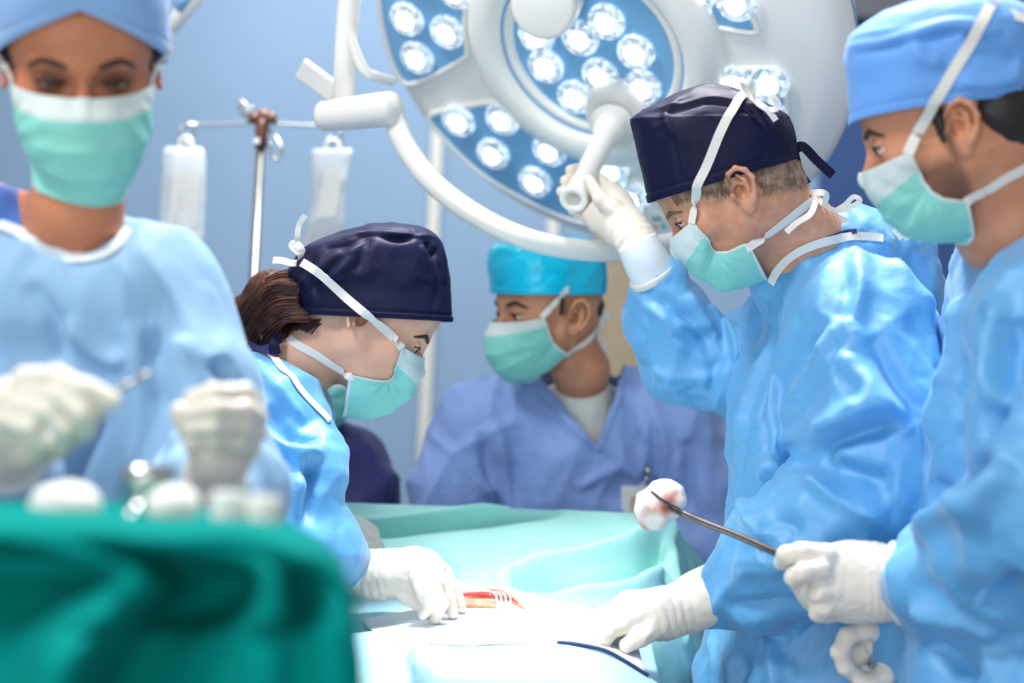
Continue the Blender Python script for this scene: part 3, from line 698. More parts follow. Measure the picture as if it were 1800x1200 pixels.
# ---------------------------------------------------------------- foreground instrument table
ft = empty('instrument_table', (-.3, .95, 0), 'instrument table under a dark teal drape in the near left corner', 'table')
tz = P(200, 905, 1.1)[2]
b = MB(); b.box((-.40, 1.09, tz-.05), (.36, .12, .02)); b.build('table_top', M['steel'], ft, smooth=False)
for x in (-.54, -.26):
    for y in (1.05, 1.12): b = MB(); b.tube([A(x, y, 0), A(x, y, tz-.07)], .012, 10); b.build('leg', M['steel'], ft)
cloth('teal_drape', [
    [(-460, 872, 1.16), (0, 876, 1.16), (150, 882, 1.16), (300, 890, 1.15), (420, 902, 1.14), (500, 915, 1.12), (560, 945, 1.10), (600, 985, 1.08)],
    [(-460, 893, 1.02), (0, 896, 1.02), (150, 900, 1.02), (300, 908, 1.01), (420, 918, 1.0), (505, 932, .99), (565, 965, .98), (612, 1010, .97)],
    [(-460, 918, .92), (0, 918, .92), (150, 922, .92), (300, 932, .905), (420, 942, .895), (500, 955, .90), (570, 985, .90), (622, 1040, .90)],
    [(-460, 945, .90), (0, 945, .90), (150, 948, .90), (290, 958, .885), (420, 960, .89), (500, 975, .885), (575, 1005, .90), (626, 1060, .90)],
    [(-460, 985, .975), (0, 985, .975), (130, 990, .965), (230, 1005, .88), (340, 1010, .965), (420, 1000, .965), (472, 1010, .865), (530, 1030, .93), (590, 1040, .885), (632, 1085, .90)],
    [(-460, 1060, .95), (0, 1060, .95), (80, 1070, .93), (180, 1080, .85), (290, 1080, .96), (400, 1075, .965), (466, 1085, .86), (530, 1090, .91), (600, 1100, .87), (636, 1130, .90)],
    [(-460, 1140, .93), (-20, 1145, .92), (40, 1150, .89), (120, 1160, .82), (230, 1160, .93), (380, 1150, .91), (462, 1150, .865), (530, 1160, .88), (600, 1165, .87), (642, 1180, .89)],
    [(-460, 1400, .90), (-60, 1400, .88), (0, 1400, .85), (60, 1400, .79), (160, 1400, .90), (360, 1400, .88), (460, 1400, .86), (530, 1400, .87), (600, 1400, .86), (655, 1400, .88)]],
    M['drape_teal'], 120, 9, label='dark teal drape hanging in folds over the near instrument table', cat='surgical drape', noise=((.003, 9),), thick=.003)
DZ = bpy.data.objects['teal_drape']; TEAL = BVHTree.FromPolygons([tuple(v.co+DZ.location) for v in DZ.data.vertices], [tuple(p.vertices) for p in DZ.data.polygons])
def on_teal(px, py, d, lift=0):
    q = P(px, py, d); r = TEAL.ray_cast(Vector((q[0], q[1], 3)), Vector((0, 0, -1))); q[2] = (r[0].z if r[0] else q[2])+lift; return q
# ---------------------------------------------------------------- people
def tinted(name, base, dark, **kw):
    """skin whose own colour turns to 'dark' where the mesh attribute tint is 1 (stubble, lips)"""
    m = mat(name, base, **kw); nt = m.node_tree; b = nt.nodes['Principled BSDF']
    at = nt.nodes.new('ShaderNodeAttribute'); at.attribute_name = 'tint'
    mx = nt.nodes.new('ShaderNodeMix'); mx.data_type = 'RGBA'
    src = b.inputs['Base Color'].links[0].from_socket if b.inputs['Base Color'].links else None
    if src: nt.links.new(src, mx.inputs[6])
    else: mx.inputs[6].default_value = base
    mx.inputs[7].default_value = dark
    nt.links.new(at.outputs['Fac'], mx.inputs[0]); nt.links.new(mx.outputs[2], b.inputs['Base Color'])
    return m
SK = dict(rough=.5, spec=.35, sub=.12)
M['skin'] = tinted('light_skin_face', srgb(220, 166, 138), srgb(178, 96, 84), var=(srgb(228, 176, 148), 30), **SK)
M['skin_tan'] = tinted('weathered_skin_face', srgb(200, 142, 112), srgb(150, 110, 92), var=(srgb(212, 156, 126), 60), bump=[(55, .45, .003, (1, 1, 2.2)), (220, .25, .0008, one)], **SK)
M['skin_stub'] = tinted('stubbled_skin_face', srgb(196, 134, 102), srgb(84, 58, 46), var=(srgb(206, 146, 114), 30), **SK)
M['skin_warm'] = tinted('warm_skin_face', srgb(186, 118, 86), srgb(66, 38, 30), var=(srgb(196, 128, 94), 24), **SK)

class Head:
    def __init__(s, f, u, anchor, at, scale=1.0):
        f = norm(f); Y = -f; Z = norm(u-Y*(u@Y)); X = np.cross(Y, Z)
        s.R = np.array([X, Y, Z]).T; s.s = scale; s.O = np.asarray(at)-scale*(s.R@np.asarray(anchor, float))
    def w(s, p): return s.O+s.s*(np.asarray(p, float)@s.R.T)
    def l(s, p): return (np.asarray(p, float)-s.O)@s.R/s.s
    def sag(s, px, py):                        # where the sight line meets the head's middle plane, (y, z)
        d = ray_dir(px, py); n = s.R[:, 0]; t = ((s.O-CAM)@n)/(d@n); return s.l(CAM+d*t)[1:]

def head_ops(open_=1.0, fem=False, ear_in=0.0):
    S = Sculpt(.0019); e = S.ell; c = S.cone; j = .93 if fem else 1.0
    e((0, .012, .045), (.076, .098, .080), k=.03); e((0, .045, .0), (.060, .058, .060), k=.03); e((0, -.030, .045), (.066, .060, .056), k=.03)
    e((0, -.034, -.025), (.062, .054, .072), k=.03)
    for q in (-1, 1):
        e((q*.046, -.056, -.022), (.020, .020, .017), k=.022)
        c((q*.050*j, .0, -.052), (q*.017, -.066, -.100), .018*j, .017*j, k=.028); c((q*.062*j, .006, -.018), (q*.050*j, 0, -.055), .012, .016*j, k=.02)
        c((q*.036, -.072, .019), (q*.008, -.086, .016), .009 if fem else .011, .009, k=.014)
    e((0, -.030, -.080), (.044, .050, .028), k=.03); e((0, -.076, -.099), (.019*j, .015, .015), k=.02); e((0, -.072, -.060), (.030, .024, .032), k=.02)
    c((0, -.086, .008), (0, -.1055, -.027), .0072, .0088, k=.012); e((0, -.109, -.033), (.0105, .0105, .0095), k=.008)
    for q in (-1, 1): e((q*.0125, -.100, -.039), (.0075, .009, .0065), k=.006)
    for q in (-1, 1):
        e((q*.031, -.098, .001), (.019, .014, .0125), k=.014, sub=True)
        e((q*.031, -.0755, -.001), (.0148, .0138, .0132), k=.005)
        c((q*.018, -.0885, -.002), (q*.044, -.083, -.001), .0022*open_+.0008, .0022*open_+.0008, k=.0015, sub=True, flat=((0, 1, 0), .35))
        c((q*.020, -.0865, .007), (q*.043, -.082, .006), .0022, .0022, k=.004)
    e((0, -.096, -.060), (.018, .006, .0035), k=.006); e((0, -.094, -.069), (.016, .006, .0045), k=.006)
    c((-.018, -.100, -.0645), (.018, -.100, -.0645), .0012, .0012, k=.002, sub=True)
    for q in (-1, 1):                          # ears
        ei = lambda x, z: q*(x-ear_in*min(1, max(0, (z+.03)/.025)))
        e((ei(.079, 0), .017, -.006), (.0042, .018, .026), k=.006)
        e((ei(.084, 0), .012, -.010), (.0130, .0090, .0125), k=.003, sub=True); e((ei(.086, 0), .021, .010), (.0075, .0065, .010), k=.003, sub=True)
        pts = [(.077, .001, -.002), (.083, .003, .010), (.087, .011, .021), (.090, .024, .023), (.0915, .034, .013), (.090, .037, -.002), (.0865, .031, -.018), (.082, .021, -.030)]
        S.chain([(ei(a, z), b_, z) for a, b_, z in pts], [.0030, .0034, .0036, .0038, .0038, .0036, .0034, .0032], k=.0025)
        S.chain([(ei(a, z), b_, z) for a, b_, z in [(.084, .020, .014), (.0855, .026, .002), (.0845, .024, -.012), (.081, .016, -.024)]], [.0024, .0028, .0028, .0026], k=.0025)
        e((ei(.079, 0), .010, -.034), (.0045, .0085, .0100), k=.004); e((ei(.080, 0), -.001, -.010), (.0035, .0040, .0055), k=.003)
    return S

def make_body(root, H, m, neck, rad, shoulders=(), open_=1.0, fem=False, stubble=0, name='body', ear_in=0.0, eye_dark=0, mole=None):
    """skin of head, neck and upper chest as ONE continuous surface"""
    S = head_ops(open_, fem, ear_in)
    pts = [H.l(p) if len(p) == 3 and not isinstance(p, tuple) else p for p in neck]
    for i in range(len(pts)-1): S.cone(pts[i], pts[i+1], rad[i]/H.s, rad[i+1]/H.s, k=.035)
    for a, b_, r0, r1 in shoulders: S.cone(H.l(a), H.l(b_), r0/H.s, r1/H.s, k=.04)
    V, Q = S.build(smooth=1)
    t = np.zeros(len(V)); x, y, z = V.T
    lips = np.exp(-((np.abs(x)/.018)**4+((z+.0645)/.008)**4))*(y < -.085); t = np.maximum(t, lips)
    if stubble:
        w = np.clip((-.028-z)/.02, 0, 1)*np.clip((.012-y)/.02, 0, 1)*np.clip((z+.125)/.02, 0, 1); w = np.maximum(w, np.clip(1-np.abs(y+.002)/.012, 0, 1)*(z < .03)*(z > -.1)*(np.abs(x) > .05))
        t = np.maximum(t, stubble*w)
    if eye_dark:                                  # darker skin tone round the eyes
        for q in (-1, 1): t = np.maximum(t, eye_dark*np.exp(-(((x-q*.032)/.019)**2+((z-.003)/.013)**2)**1.5)*(y < -.06))
    if mole is not None: t = np.maximum(t, np.exp(-(((V-A(*mole))**2).sum(1)/.0016**2)))
    W = H.w(V); o = mk(name, W, Q, m, root)
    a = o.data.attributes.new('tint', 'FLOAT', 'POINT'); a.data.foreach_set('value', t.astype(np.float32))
    return o, bvh_of(W, Q)

def make_eyes(root, H, gaze=(0, -1, -.35), iris='iris'):
    for q in (-1, 1):
        c = A(q*.031, -.0752, -.001); g = norm(A(*gaze))
        b = MB(); b.ball(H.w(c), .0124*H.s, 12); o = b.build('eye', M['eye_white'], root)
        b = MB(); b.lathe([(0, .0131), (.0035, .0129), (.0060, .0119), (.0068, .0106)], H.w(c), H.R@g, 20); b.build('iris', M['iris'], o)
        b = MB(); b.tube(spline([H.w((q*.018, -.0895, .0005)), H.w((q*.026, -.0905, .0035)), H.w((q*.036, -.0885, .0035)), H.w((q*.046, -.0815, .0))], 5), .0011, 6); b.build('eyelashes', M['hair_dark'], root)

def make_brow(root, H, m, arch=.004, thick=.0028, z0=.019, body=None):
    for q in (-1, 1):
        pts = spline([H.w((q*.014, -.0925, z0-.001)), H.w((q*.026, -.0905, z0+arch*.6)), H.w((q*.038, -.0825, z0+arch)), H.w((q*.049, -.069, z0-.005))], 5)
        if body is not None: pts = np.array([(lambda r: r[0]+r[1]*.0006)(snap([body], p)) for p in pts])
        b = MB(); n = len(pts); b.tube(pts, thick*np.sin(np.linspace(.5, 2.9, n))+.0004, 8, flat=1.3, up=H.R[:, 2]); b.build('eyebrow', m, root)

def loft_cap(root, H, rings, m, name='surgical_cap', ex=.86, lines=(), noise=((.003, 16),), n=200, hem=True, px=True, sub=9, pinch=0):
    """rings from the hem up: front point, back point (in the head's middle plane), half width"""
    C = []
    for r in rings:
        Fp, Bp, w = r[0], r[1], r[2]
        if px: Fp, Bp = H.sag(*Fp), H.sag(*Bp)
        Fp, Bp = np.asarray(Fp), np.asarray(Bp); mid = (Fp+Bp)/2; hv = (Fp-Bp)/2; ring = []
        dip = r[3] if len(r) > 3 else 0.0       # lifts or drops the sides
        for k in range(n):
            a = 2*math.pi*k/n; c, s = math.cos(a), math.sin(a)
            c2 = np.sign(c)*abs(c)**ex; s2 = np.sign(s)*abs(s)**ex
            yz = mid+hv*c2; ring.append((w*s2, yz[0], yz[1]+dip*abs(s2)))
        C.append(ring)
    G = spline(np.array(C).reshape(len(C), -1), sub).reshape(-1, n, 3)
    V = H.w(G.reshape(-1, 3)); Q = np.array(grid_faces(len(G), n, True)); N = vnormals(V, Q); ctr = V.mean(0)
    if ((V-ctr)*N).sum() < 0: Q = Q[:, ::-1]; N = -N
    if len(lines): V = creases(V, N, lines, bvh_of(V, Q)); N = vnormals(V, Q)
    lv = np.repeat(np.arange(len(G)), n)/len(G)
    for amp, s in noise:
        p = V*s; V = V+N*(amp*(ridged(p+.6*perlin(p*.7)[:, None])-.3)*np.clip(lv*4-.3, .12, 1))[:, None]
    if hem:
        ri = np.repeat(np.arange(len(G)), n); h = ri < sub; V[h] += N[h]*.0014; h = ri == sub; V[h] -= N[h]*.0012; h = ri == 0; V[h] -= N[h]*.001
    top = len(V); V = np.vstack([V, V[-n:].mean(0)])
    Fc = [tuple(q) for q in Q]+[(top-n+k, top-n+(k+1) % n, top) for k in range(n)]
    o = mk(name, V, Fc, m, root); solidify(o, .0018, -1)
    Qb = [tuple(map(int, q)) for q in Fc]
    return o, BVHTree.FromPolygons([tuple(v) for v in V], Qb)

def make_mask(root, H, prof, edge, body, mats=('mask_white', 'mask_teal'), band=.22, bulge=.9, off=.002, pleat=.0045, local_edge=None, near=1):
    """prof: pixels (or local y,z) of the outline in the middle plane, top to bottom; edge: pixels of the near side edge, top to bottom"""
    if prof and len(prof[0]) == 2 and abs(prof[0][0]) > 2: prof = [H.sag(*q) for q in prof]
    if local_edge is None:
        E = []
        for (px, py) in edge:
            r = hit([body], px, py); q = H.l(r[0]+r[1]*off); E.append(A(abs(q[0]), q[1], q[2]))
    else: E = [A(*q) for q in local_edge]
    nv, nu = 64, 101
    Pp = resample(spline(prof, 8), nv); Ee = resample(spline(E, 8), nv); V = []
    for i in range(nv):
        v = i/(nv-1); yc, zc = Pp[i]; xe, ye, ze = Ee[i]
        for j in range(nu):
            u = 2*j/(nu-1)-1; a = abs(u); th = a*math.pi/2
            x = math.copysign(xe*math.sin(th)**.85, u) if u else 0.0
            y = yc+(ye-yc)*(1-math.cos(th))**bulge; z = zc+(ze-zc)*a**1.4
            fold = 0.0
            for pv in (.36, .56, .76):
                t = (v-(pv+(.5-pv)*.25*a))*14
                fold += (1/(1+math.exp(-t*2.2)) if t < 0 else math.exp(-t*.55))*1.0
            ang = math.atan2(v-.52, (1.06-a)*1.1); fan = abs(((ang*3.1+.3*math.sin(7*v+u*2)) % 1)*2-1)
            d = -pleat*fold*(1-.5*a)-.0058*fan*math.sin(math.pi*min(1, v*1.02))**.6*(.35+.65*a**.7)*(v > .12)*min(1, (1-a)*6+.25)
            y += d+pleat
            V.append((x, y, z))
    V = H.w(np.array(V)); Q = np.array(grid_faces(nv, nu)); N = vnormals(V, Q)
    V = V+N*(.0015*perlin(V*45))[:, None]
    for i in range(len(V)):
        q, nn = snap([body], V[i])
        if np.linalg.norm(V[i]-q) < .03 and (V[i]-q)@nn < .0022: V[i] = q+nn*.0022
    V = relax(V, Q, 1, .25)
    iv = np.repeat(np.arange(nv-1)/(nv-1), nu-1); ju = np.abs(np.tile(np.arange(nu-1)+.5, nv-1)/(nu-1)*2-1)
    mi = np.where((iv < band) | (ju > .965) | (iv > .955), 0, 1)
    o = mk('face_mask', V, Q, [M[mats[0]], M[mats[1]]], root, mi=mi); solidify(o, .0012, 0)
    return o, bvh_of(V, Q), (H.w(Ee*A(1, 1, 1)), H.w(Ee*A(-1, 1, 1)))

def ribbon(name, parent, surf, pts, width=.008, off=.0016, m='strap', thick=.0009, up=None, n=60, hug=True, ctr=None):
    """flat tape laid on the surfaces it touches; (px,py) points lie on them, (px,py,d) hang free, arrays are used as they are"""
    W = []
    for q in pts:
        if isinstance(q, np.ndarray): W.append(q)
        elif len(q) == 3: W.append(P(*q))
        else:
            r = hit(surf, *q)
            W.append(r[0] if r is not None else None)
    for i, q in enumerate(W):                  # points that miss take the depth of their neighbours
        if q is None:
            z = [(abs(i-k), w) for k, w in enumerate(W) if w is not None]; z.sort(key=lambda t: t[0]); W[i] = P(pts[i][0], pts[i][1], float((z[0][1]-CAM)@FWD))
    C = resample(spline(W, 10), n); L = []
    def lift(c, extra):                        # radial height of the outermost surface under a point of a taut tape
        v = c-ctr; r = np.linalg.norm(v); v = v/r; best = 0
        for bv in surf:
            h = bv.ray_cast(Vector(ctr+v*(r+.05)), Vector(-v))
            if h[0] is not None and h[3] < .11: best = max(best, r+.05-h[3])
        return ctr+v*max(r, best+extra) if best else c
    if surf and hug:
        for it in range(30):
            if it: C[1:-1] = (C[:-2]+C[1:-1]*2+C[2:])/4 if it < 28 else C[1:-1]
            if ctr is not None: C = np.array([lift(c, off) for c in C])
            elif it % 4 == 0:
                for i in range(n):
                    q, nn = snap(surf, C[i])
                    if np.linalg.norm(C[i]-q) < .02 and (C[i]-q)@nn < off: C[i] = q+nn*off
    for i in range(n):
        nrm = (-FWD if not L else L[-1]) if up is None else np.asarray(up)
        if surf:
            q, nn = snap(surf, C[i])
            if np.linalg.norm(C[i]-q) < .02: nrm = nn
        L.append(nrm)
    L = np.array(L)
    for _ in range(14): L[1:-1] = (L[:-2]+L[1:-1]*2+L[2:])/4
    V = []; T = np.gradient(C, axis=0)
    for i in range(n):
        s = norm(np.cross(T[i], L[i]))*width/2; V += [C[i]-s, C[i], C[i]+s]
    o = mk(name, V, grid_faces(n, 3), M[m] if isinstance(m, str) else m, parent, smooth=False); solidify(o, thick, 0); return o

def glove(root, chains, rings=None, name='glove', k=.007, h=.0017, m='glove', parent=None, wr=None):
    """chains: lists of (px,py,d,radius mm); one closed hand surface with separate fingers"""
    S = Sculpt(h)
    for ch in chains:
        kk = k
        if isinstance(ch, dict): kk = ch['k']; fl = ch.get('flat'); ch = ch['c']
        else: fl = None
        pts = [P(*q[:3]) for q in ch]
        S.chain(pts, [q[3]/1000 for q in ch], k=kk, flat=fl)
    V, Q = S.build(smooth=2); N = vnormals(V, Q)
    V = V+N*(.0007*ridged(V*60)+.0006*crumple(V*60, 3))[:, None]
    if rings:                                   # gathers of the latex round the wrist
        a, b_ = P(*rings[0]), P(*rings[1]); ax = norm(b_-a); L_ = np.linalg.norm(b_-a); t = (V-a)@ax/L_; r = np.linalg.norm(V-a-((V-a)@ax)[:, None]*ax, axis=1)
        w = np.clip(t*4, 0, 1)*np.clip((1-t)*4, 0, 1)*(r < .06); V = V+N*(.0016*w*np.abs(np.sin(t*math.pi*rings[2]+1.5*perlin(V*30)))**.6)[:, None]
    return mk(name, V, Q, M[m], root)

def garment(root, name, S, m, lines=(), edge=None, noise=((.006, 7, (1, 1, .5)), (.003, 18, (1, 1, .6))), cut=None, smooth=3, crump=((.012, 8, (1, 1, .55), 1), (.011, 12, (1, 1, .65), -1), (.007, 20, (1, 1, .8), -1), (.003, 36, one, 1)), folds=(((-.5, -.85), .011, 8), ((.62, -.78), .010, 9), ((.0, -1), .009, 11))):
    V, Q = S.build(smooth=smooth); N = vnormals(V, Q); bv = bvh_of(V, Q)
    base = V
    if lines: V = creases(V, N, lines, bv)
    for amp, s, st in noise:
        p = V*s*np.array(st); wv = np.stack([perlin(p+3.1), perlin(p*1.1+9.2), perlin(p+17.7)], 1)
        r = ridged(p+wv*.7); V = V+N*(amp*(r-.35))[:, None]
    for amp, s, st, sg in crump:
        p = V*s*np.array(st); wv = np.stack([perlin(p*.6+3.1), perlin(p*.6+9.2), perlin(p*.6+17.7)], 1)
        V = V+N*(sg*amp*crumple(p+wv*.5, int(sg+5)))[:, None]
    for i, (d2, amp, s) in enumerate(folds):    # long thin folds running one way, each field in its own patches
        a1 = dirv(d2[0], d2[1], 0); a2 = dirv(d2[1], -d2[0], 0); p = np.stack([V@a1*s*.22+i*7.3, V@a2*s, V@FWD*s*.6], 1)
        p[:, 1] += .5*perlin(V*5+i*3.7); r = np.clip(1-np.abs(perlin(p))*2.6, 0, 1)**1.4
        V = V+N*(amp*r*np.clip(.55+1.3*perlin(V*3.2+i*11.1), 0, 1))[:, None]
    V = relax(V, Q, 1, .2)
    if cut is not None:                        # openings: drop faces whose centre satisfies cut
        c = V[Q].mean(1); keep = ~cut(c); out = np.unique(Q[keep]); inn = np.unique(Q[~keep]); bd = np.intersect1d(out, inn)
        Q = Q[keep]
        if edge is not None: V[bd] = edge(V[bd])
    o = mk(name, V, Q, M[m] if isinstance(m, str) else m, root)
    return o, bvh_of(V, Q)

def wire_hair(root, name, H, m, strands, r=.0007):
    b = MB()
    for pts in strands: b.tube(pts, np.linspace(r, r*.3, len(pts)), 4, caps=False)
    return b.build(name, m, root)
def lower_body(root, hip, foot, m='trouser', spread=.11, ax=RIGHT, r=.09):
    S = Sculpt(.012); hip = np.asarray(hip); side = np.array([ax[0], ax[1], 0])
    S.cone(hip+A(0, 0, .1), hip-A(0, 0, .04), .14, .15, k=.05)
    for q in (-1, 1):
        f = A(hip[0], hip[1], .09)+side*q*spread; kn = A(hip[0], hip[1], .48)+side*q*spread*.9
        S.chain([hip+side*q*spread*.7-A(0, 0, .06), kn, f], [r, .07, .06], k=.05)
    V, Q = S.build(); mk('trousers', V, Q, M[m], root)
    fw = np.array([foot[0], foot[1], 0]); fw = fw/np.linalg.norm(fw)
    for q in (-1, 1):
        f = A(hip[0], hip[1], 0)+side*q*spread
        S = Sculpt(.006); S.cone(f+A(0, 0, .045)-fw*.06, f+A(0, 0, .04)+fw*.10, .042, .038, k=.03); S.cone(f+A(0, 0, .05)-fw*.05, f+A(0, 0, .075), .04, .042, k=.03)
        V, Q = S.build(); V[:, 2] = np.maximum(V[:, 2], .0); mk('shoe', V, Q, M['shoe'], root)
DEBUG = False
def pix(p):
    v = np.asarray(p)-CAM; d = v@FWD; return (round(900+F*(v@RIGHT)/d), round(600-F*(v@UP)/d), round(float(d), 2))
def report(n, H):
    if DEBUG: print(n, {k: pix(H.w(A(*v))) for k, v in dict(hem_front=(0, -.088, .055), eye=(.031, -.088, 0), eyeR=(-.031, -.088, 0), nose=(0, -.122, -.036), bridge=(0, -.09, .008), chin=(0, -.088, -.105), ear=(.083, .016, -.008), earR=(-.083, .016, -.008), occiput=(0, .108, .03), vertex=(0, .01, .125)).items()}, flush=True)
# ================= surgeon in the navy cap, one hand on the lamp handle
def surgeon():
    a = math.radians(34); C = (1255, 350)
    H = Head(dirv(-math.cos(a), -math.sin(a), 0, C), dirv(-math.sin(a), math.cos(a), 0, C), (.083, .016, -.008), P(1305, 333, 1.885), .94)
    report('surgeon', H)
    base = P(1450, 900, 2.03); base[2] = 0
    root = empty('person', base, 'surgeon in a navy cap reaching up to the lamp handle, head bent over the table', 'person')
    body, bb = make_body(root, H, M['skin_tan'], [(0, .035, -.045), P(1400, 425, 2.0), P(1440, 500, 2.03)], [.056, .060, .062],
                         shoulders=[(P(1445, 515, 2.04), P(1500, 575, 1.98), .05, .05), (P(1445, 515, 2.06), P(1420, 580, 2.14), .05, .05)], open_=.8, stubble=.35, mole=(.066, -.018, -.038))
    make_eyes(root, H, (0, -1, -.5)); make_brow(root, H, M['brow_grey'], body=bb, arch=.002, thick=.0022)
    cap, cb = loft_cap(root, H, [((1140, 357), (1398, 280), .083), ((1136, 342), (1400, 264), .086), ((1128, 300), (1400, 245), .089), ((1117, 250), (1395, 224), .090), ((1110, 217), (1388, 210), .086), ((1112, 208), (1386, 206), .083),
                       ((1140, 190), (1376, 198), .076), ((1190, 165), (1350, 184), .062), ((1228, 151), (1310, 163), .036), ((1248, 149), (1270, 151), .010)], M['cap_navy'],
                       lines=[(.004, .003, [(1112, 214), (1180, 188), (1250, 172), (1300, 182), (1350, 205)]), (.0035, -.003, [(1116, 221), (1182, 196), (1250, 180), (1298, 190), (1345, 214)]),
                              (.006, .004, [(1185, 240), (1170, 200), (1200, 172)]), (.006, .004, [(1290, 160), (1330, 200), (1370, 260), (1395, 285)]), (.005, -.004, [(1300, 180), (1345, 225), (1385, 270)]),
                              (.0025, -.0022, [(1180, 225), (1190, 280), (1198, 325)]), (.005, .003, [(1340, 280), (1370, 270), (1398, 262)])], noise=((.002, 14), (.0012, 30)))
    mask, mb, E = make_mask(root, H, [(1172, 425), (1183, 450), (1222, 486), (1270, 507), (1310, 505), (1346, 492)], [(1217, 388), (1241, 417), (1254, 437), (1275, 441), (1303, 430), (1312, 431)], bb, band=.25)
    surf = [bb, cb, mb]
    # tapes: mask corner over the temple to the bow on the cap, second pair round the neck
    o = ribbon('mask_tape', root, surf, [(1217, 392), (1222, 360), (1240, 300), (1262, 245), (1290, 192), (1318, 168)], .0125, ctr=H.w(A(0, .01, .0)))
    ribbon('mask_tape', root, surf, [(1312, 436), (1345, 415), (1385, 385), (1415, 360), (1436, 350)], .0115, ctr=H.w(A(0, .03, -.05)))
    ribbon('tape_bow', root, [], [(1318, 170, 1.885), (1345, 162, 1.87), (1366, 178, 1.87), (1362, 192, 1.87), (1340, 188, 1.88), (1322, 172, 1.885)], .009, up=dirv(.3, .5, 1))
    ribbon('tape_bow', root, [], [(1318, 170, 1.885), (1306, 150, 1.88), (1300, 140, 1.87), (1318, 148, 1.87), (1326, 168, 1.88)], .009, up=dirv(.3, .5, 1))
    ribbon('tape_end', root, [], [(1322, 172, 1.88), (1340, 186, 1.87), (1352, 196, 1.87), (1364, 212, 1.87)], .010, up=dirv(.3, .5, 1))
    ribbon('tape_bow', root, [], [(1432, 352, 1.95), (1425, 342, 1.94), (1440, 338, 1.93), (1452, 342, 1.93), (1448, 354, 1.94), (1434, 356, 1.95)], .010, up=dirv(.2, .3, 1))
    ribbon('tape_end', root, [], [(1434, 354, 1.93), (1424, 376, 1.89), (1400, 392, 1.87), (1382, 408, 1.86)], .008, up=dirv(.2, .3, 1))
    ribbon('tape_bow', root, [], [(1440, 356, 1.95), (1470, 370, 1.95), (1495, 364, 1.95), (1512, 352, 1.95), (1500, 346, 1.95), (1485, 360, 1.95), (1462, 374, 1.96)], .007, up=dirv(.2, .3, 1))
    ribbon('tape_end', root, [], [(1446, 360, 1.96), (1470, 380, 1.97), (1510, 400, 1.98), (1550, 420, 1.98)], .010, up=dirv(.2, .3, 1))
    # cap ties at the back
    ribbon('cap_tie', root, [], [(1398, 262, 1.96), (1412, 258, 1.96), (1436, 282, 1.96), (1464, 308, 1.96)], .014, m=M['cap_navy'], up=dirv(.2, .3, 1), thick=.002)
    ribbon('cap_tie', root, [], [(1394, 268, 1.94), (1380, 235, 1.94), (1378, 202, 1.95)], .007, m=M['cap_navy'], up=dirv(.3, .3, 1), thick=.002)
    ribbon('cap_tie', root, [], [(1396, 270, 1.95), (1404, 300, 1.95), (1418, 324, 1.95)], .014, m=M['cap_navy'], up=dirv(.2, .3, 1), thick=.002)
    # grey hair under the cap
    rnd = random.Random(3); st = []
    for i in range(620):
        px = rnd.uniform(1326, 1412); top = 302-(px-1320)*.18; py = top+rnd.uniform(-6, 14)
        r = hit([bb], px, py)
        if r is None: continue
        p, nn = r; dd = norm(dirv(rnd.uniform(-.1, .5), -1, 0)); dd = norm(dd-nn*(dd@nn)); L = rnd.uniform(.012, .030)*(1.0 if px > 1340 else .6)
        st.append([p+nn*.001, p+dd*L*.5+nn*.003, p+dd*L+nn*.0015])
    for i in range(420):
        px = rnd.uniform(1180, 1280); py = 345-(px-1160)*.30+rnd.uniform(-4, 10+max(0, (px-1230)*.35))
        r = hit([bb], px, py)
        if r is None: continue
        p, nn = r; dd = norm(dirv(rnd.uniform(.1, .6), -1, 0)); dd = norm(dd-nn*(dd@nn)); L = rnd.uniform(.006, .016)
        st.append([p+nn*.0008, p+dd*L*.5+nn*.002, p+dd*L+nn*.001])
    wire_hair(root, 'hair', H, M['hair_grey'], st, .0009)
    # gown
    S = Sculpt(.0042); W = ((0, 1, 0), .86)
    S.cone(P(1480, 575, 2.05), P(1470, 760, 2.06), .118, .130, k=.06, flat=W); S.cone(P(1470, 760, 2.06), P(1435, 1200, 2.08), .130, .155, k=.06, flat=W)
    lo = P(1435, 1200, 2.08); lo2 = lo.copy(); lo2[2] = .52; S.cone(lo, lo2, .155, .17, k=.06, flat=W)
    S.cone(P(1445, 505, 2.04), P(1500, 560, 1.94), .058, .075, k=.05); S.cone(P(1445, 505, 2.05), P(1400, 580, 2.20), .055, .07, k=.05)
    S.cone(P(1420, 484, 2.02), P(1482, 462, 2.035), .084, .078, k=.02)
    S.cone(P(1560, 470, 2.05), P(1610, 600, 2.08), .045, .05, k=.04); S.cone(P(1600, 430, 2.04), P(1646, 530, 2.06), .012, .012, k=.03)
    S.chain([P(1510, 575, 1.90), P(1545, 720, 1.86), P(1560, 850, 1.85)], [.082, .080, .076], k=.05)
    S.chain([P(1560, 850, 1.85), P(1430, 950, 1.87), P(1330, 1010, 1.91), P(1262, 1045, 1.93)], [.076, .072, .062, .040], k=.045)
    S.chain([P(1430, 600, 2.20), P(1330, 640, 2.22), P(1212, 628, 2.22)], [.078, .072, .058], k=.045)
    S.chain([P(1212, 628, 2.22), P(1178, 560, 2.20), P(1158, 492, 2.18)], [.060, .052, .033], k=.03)
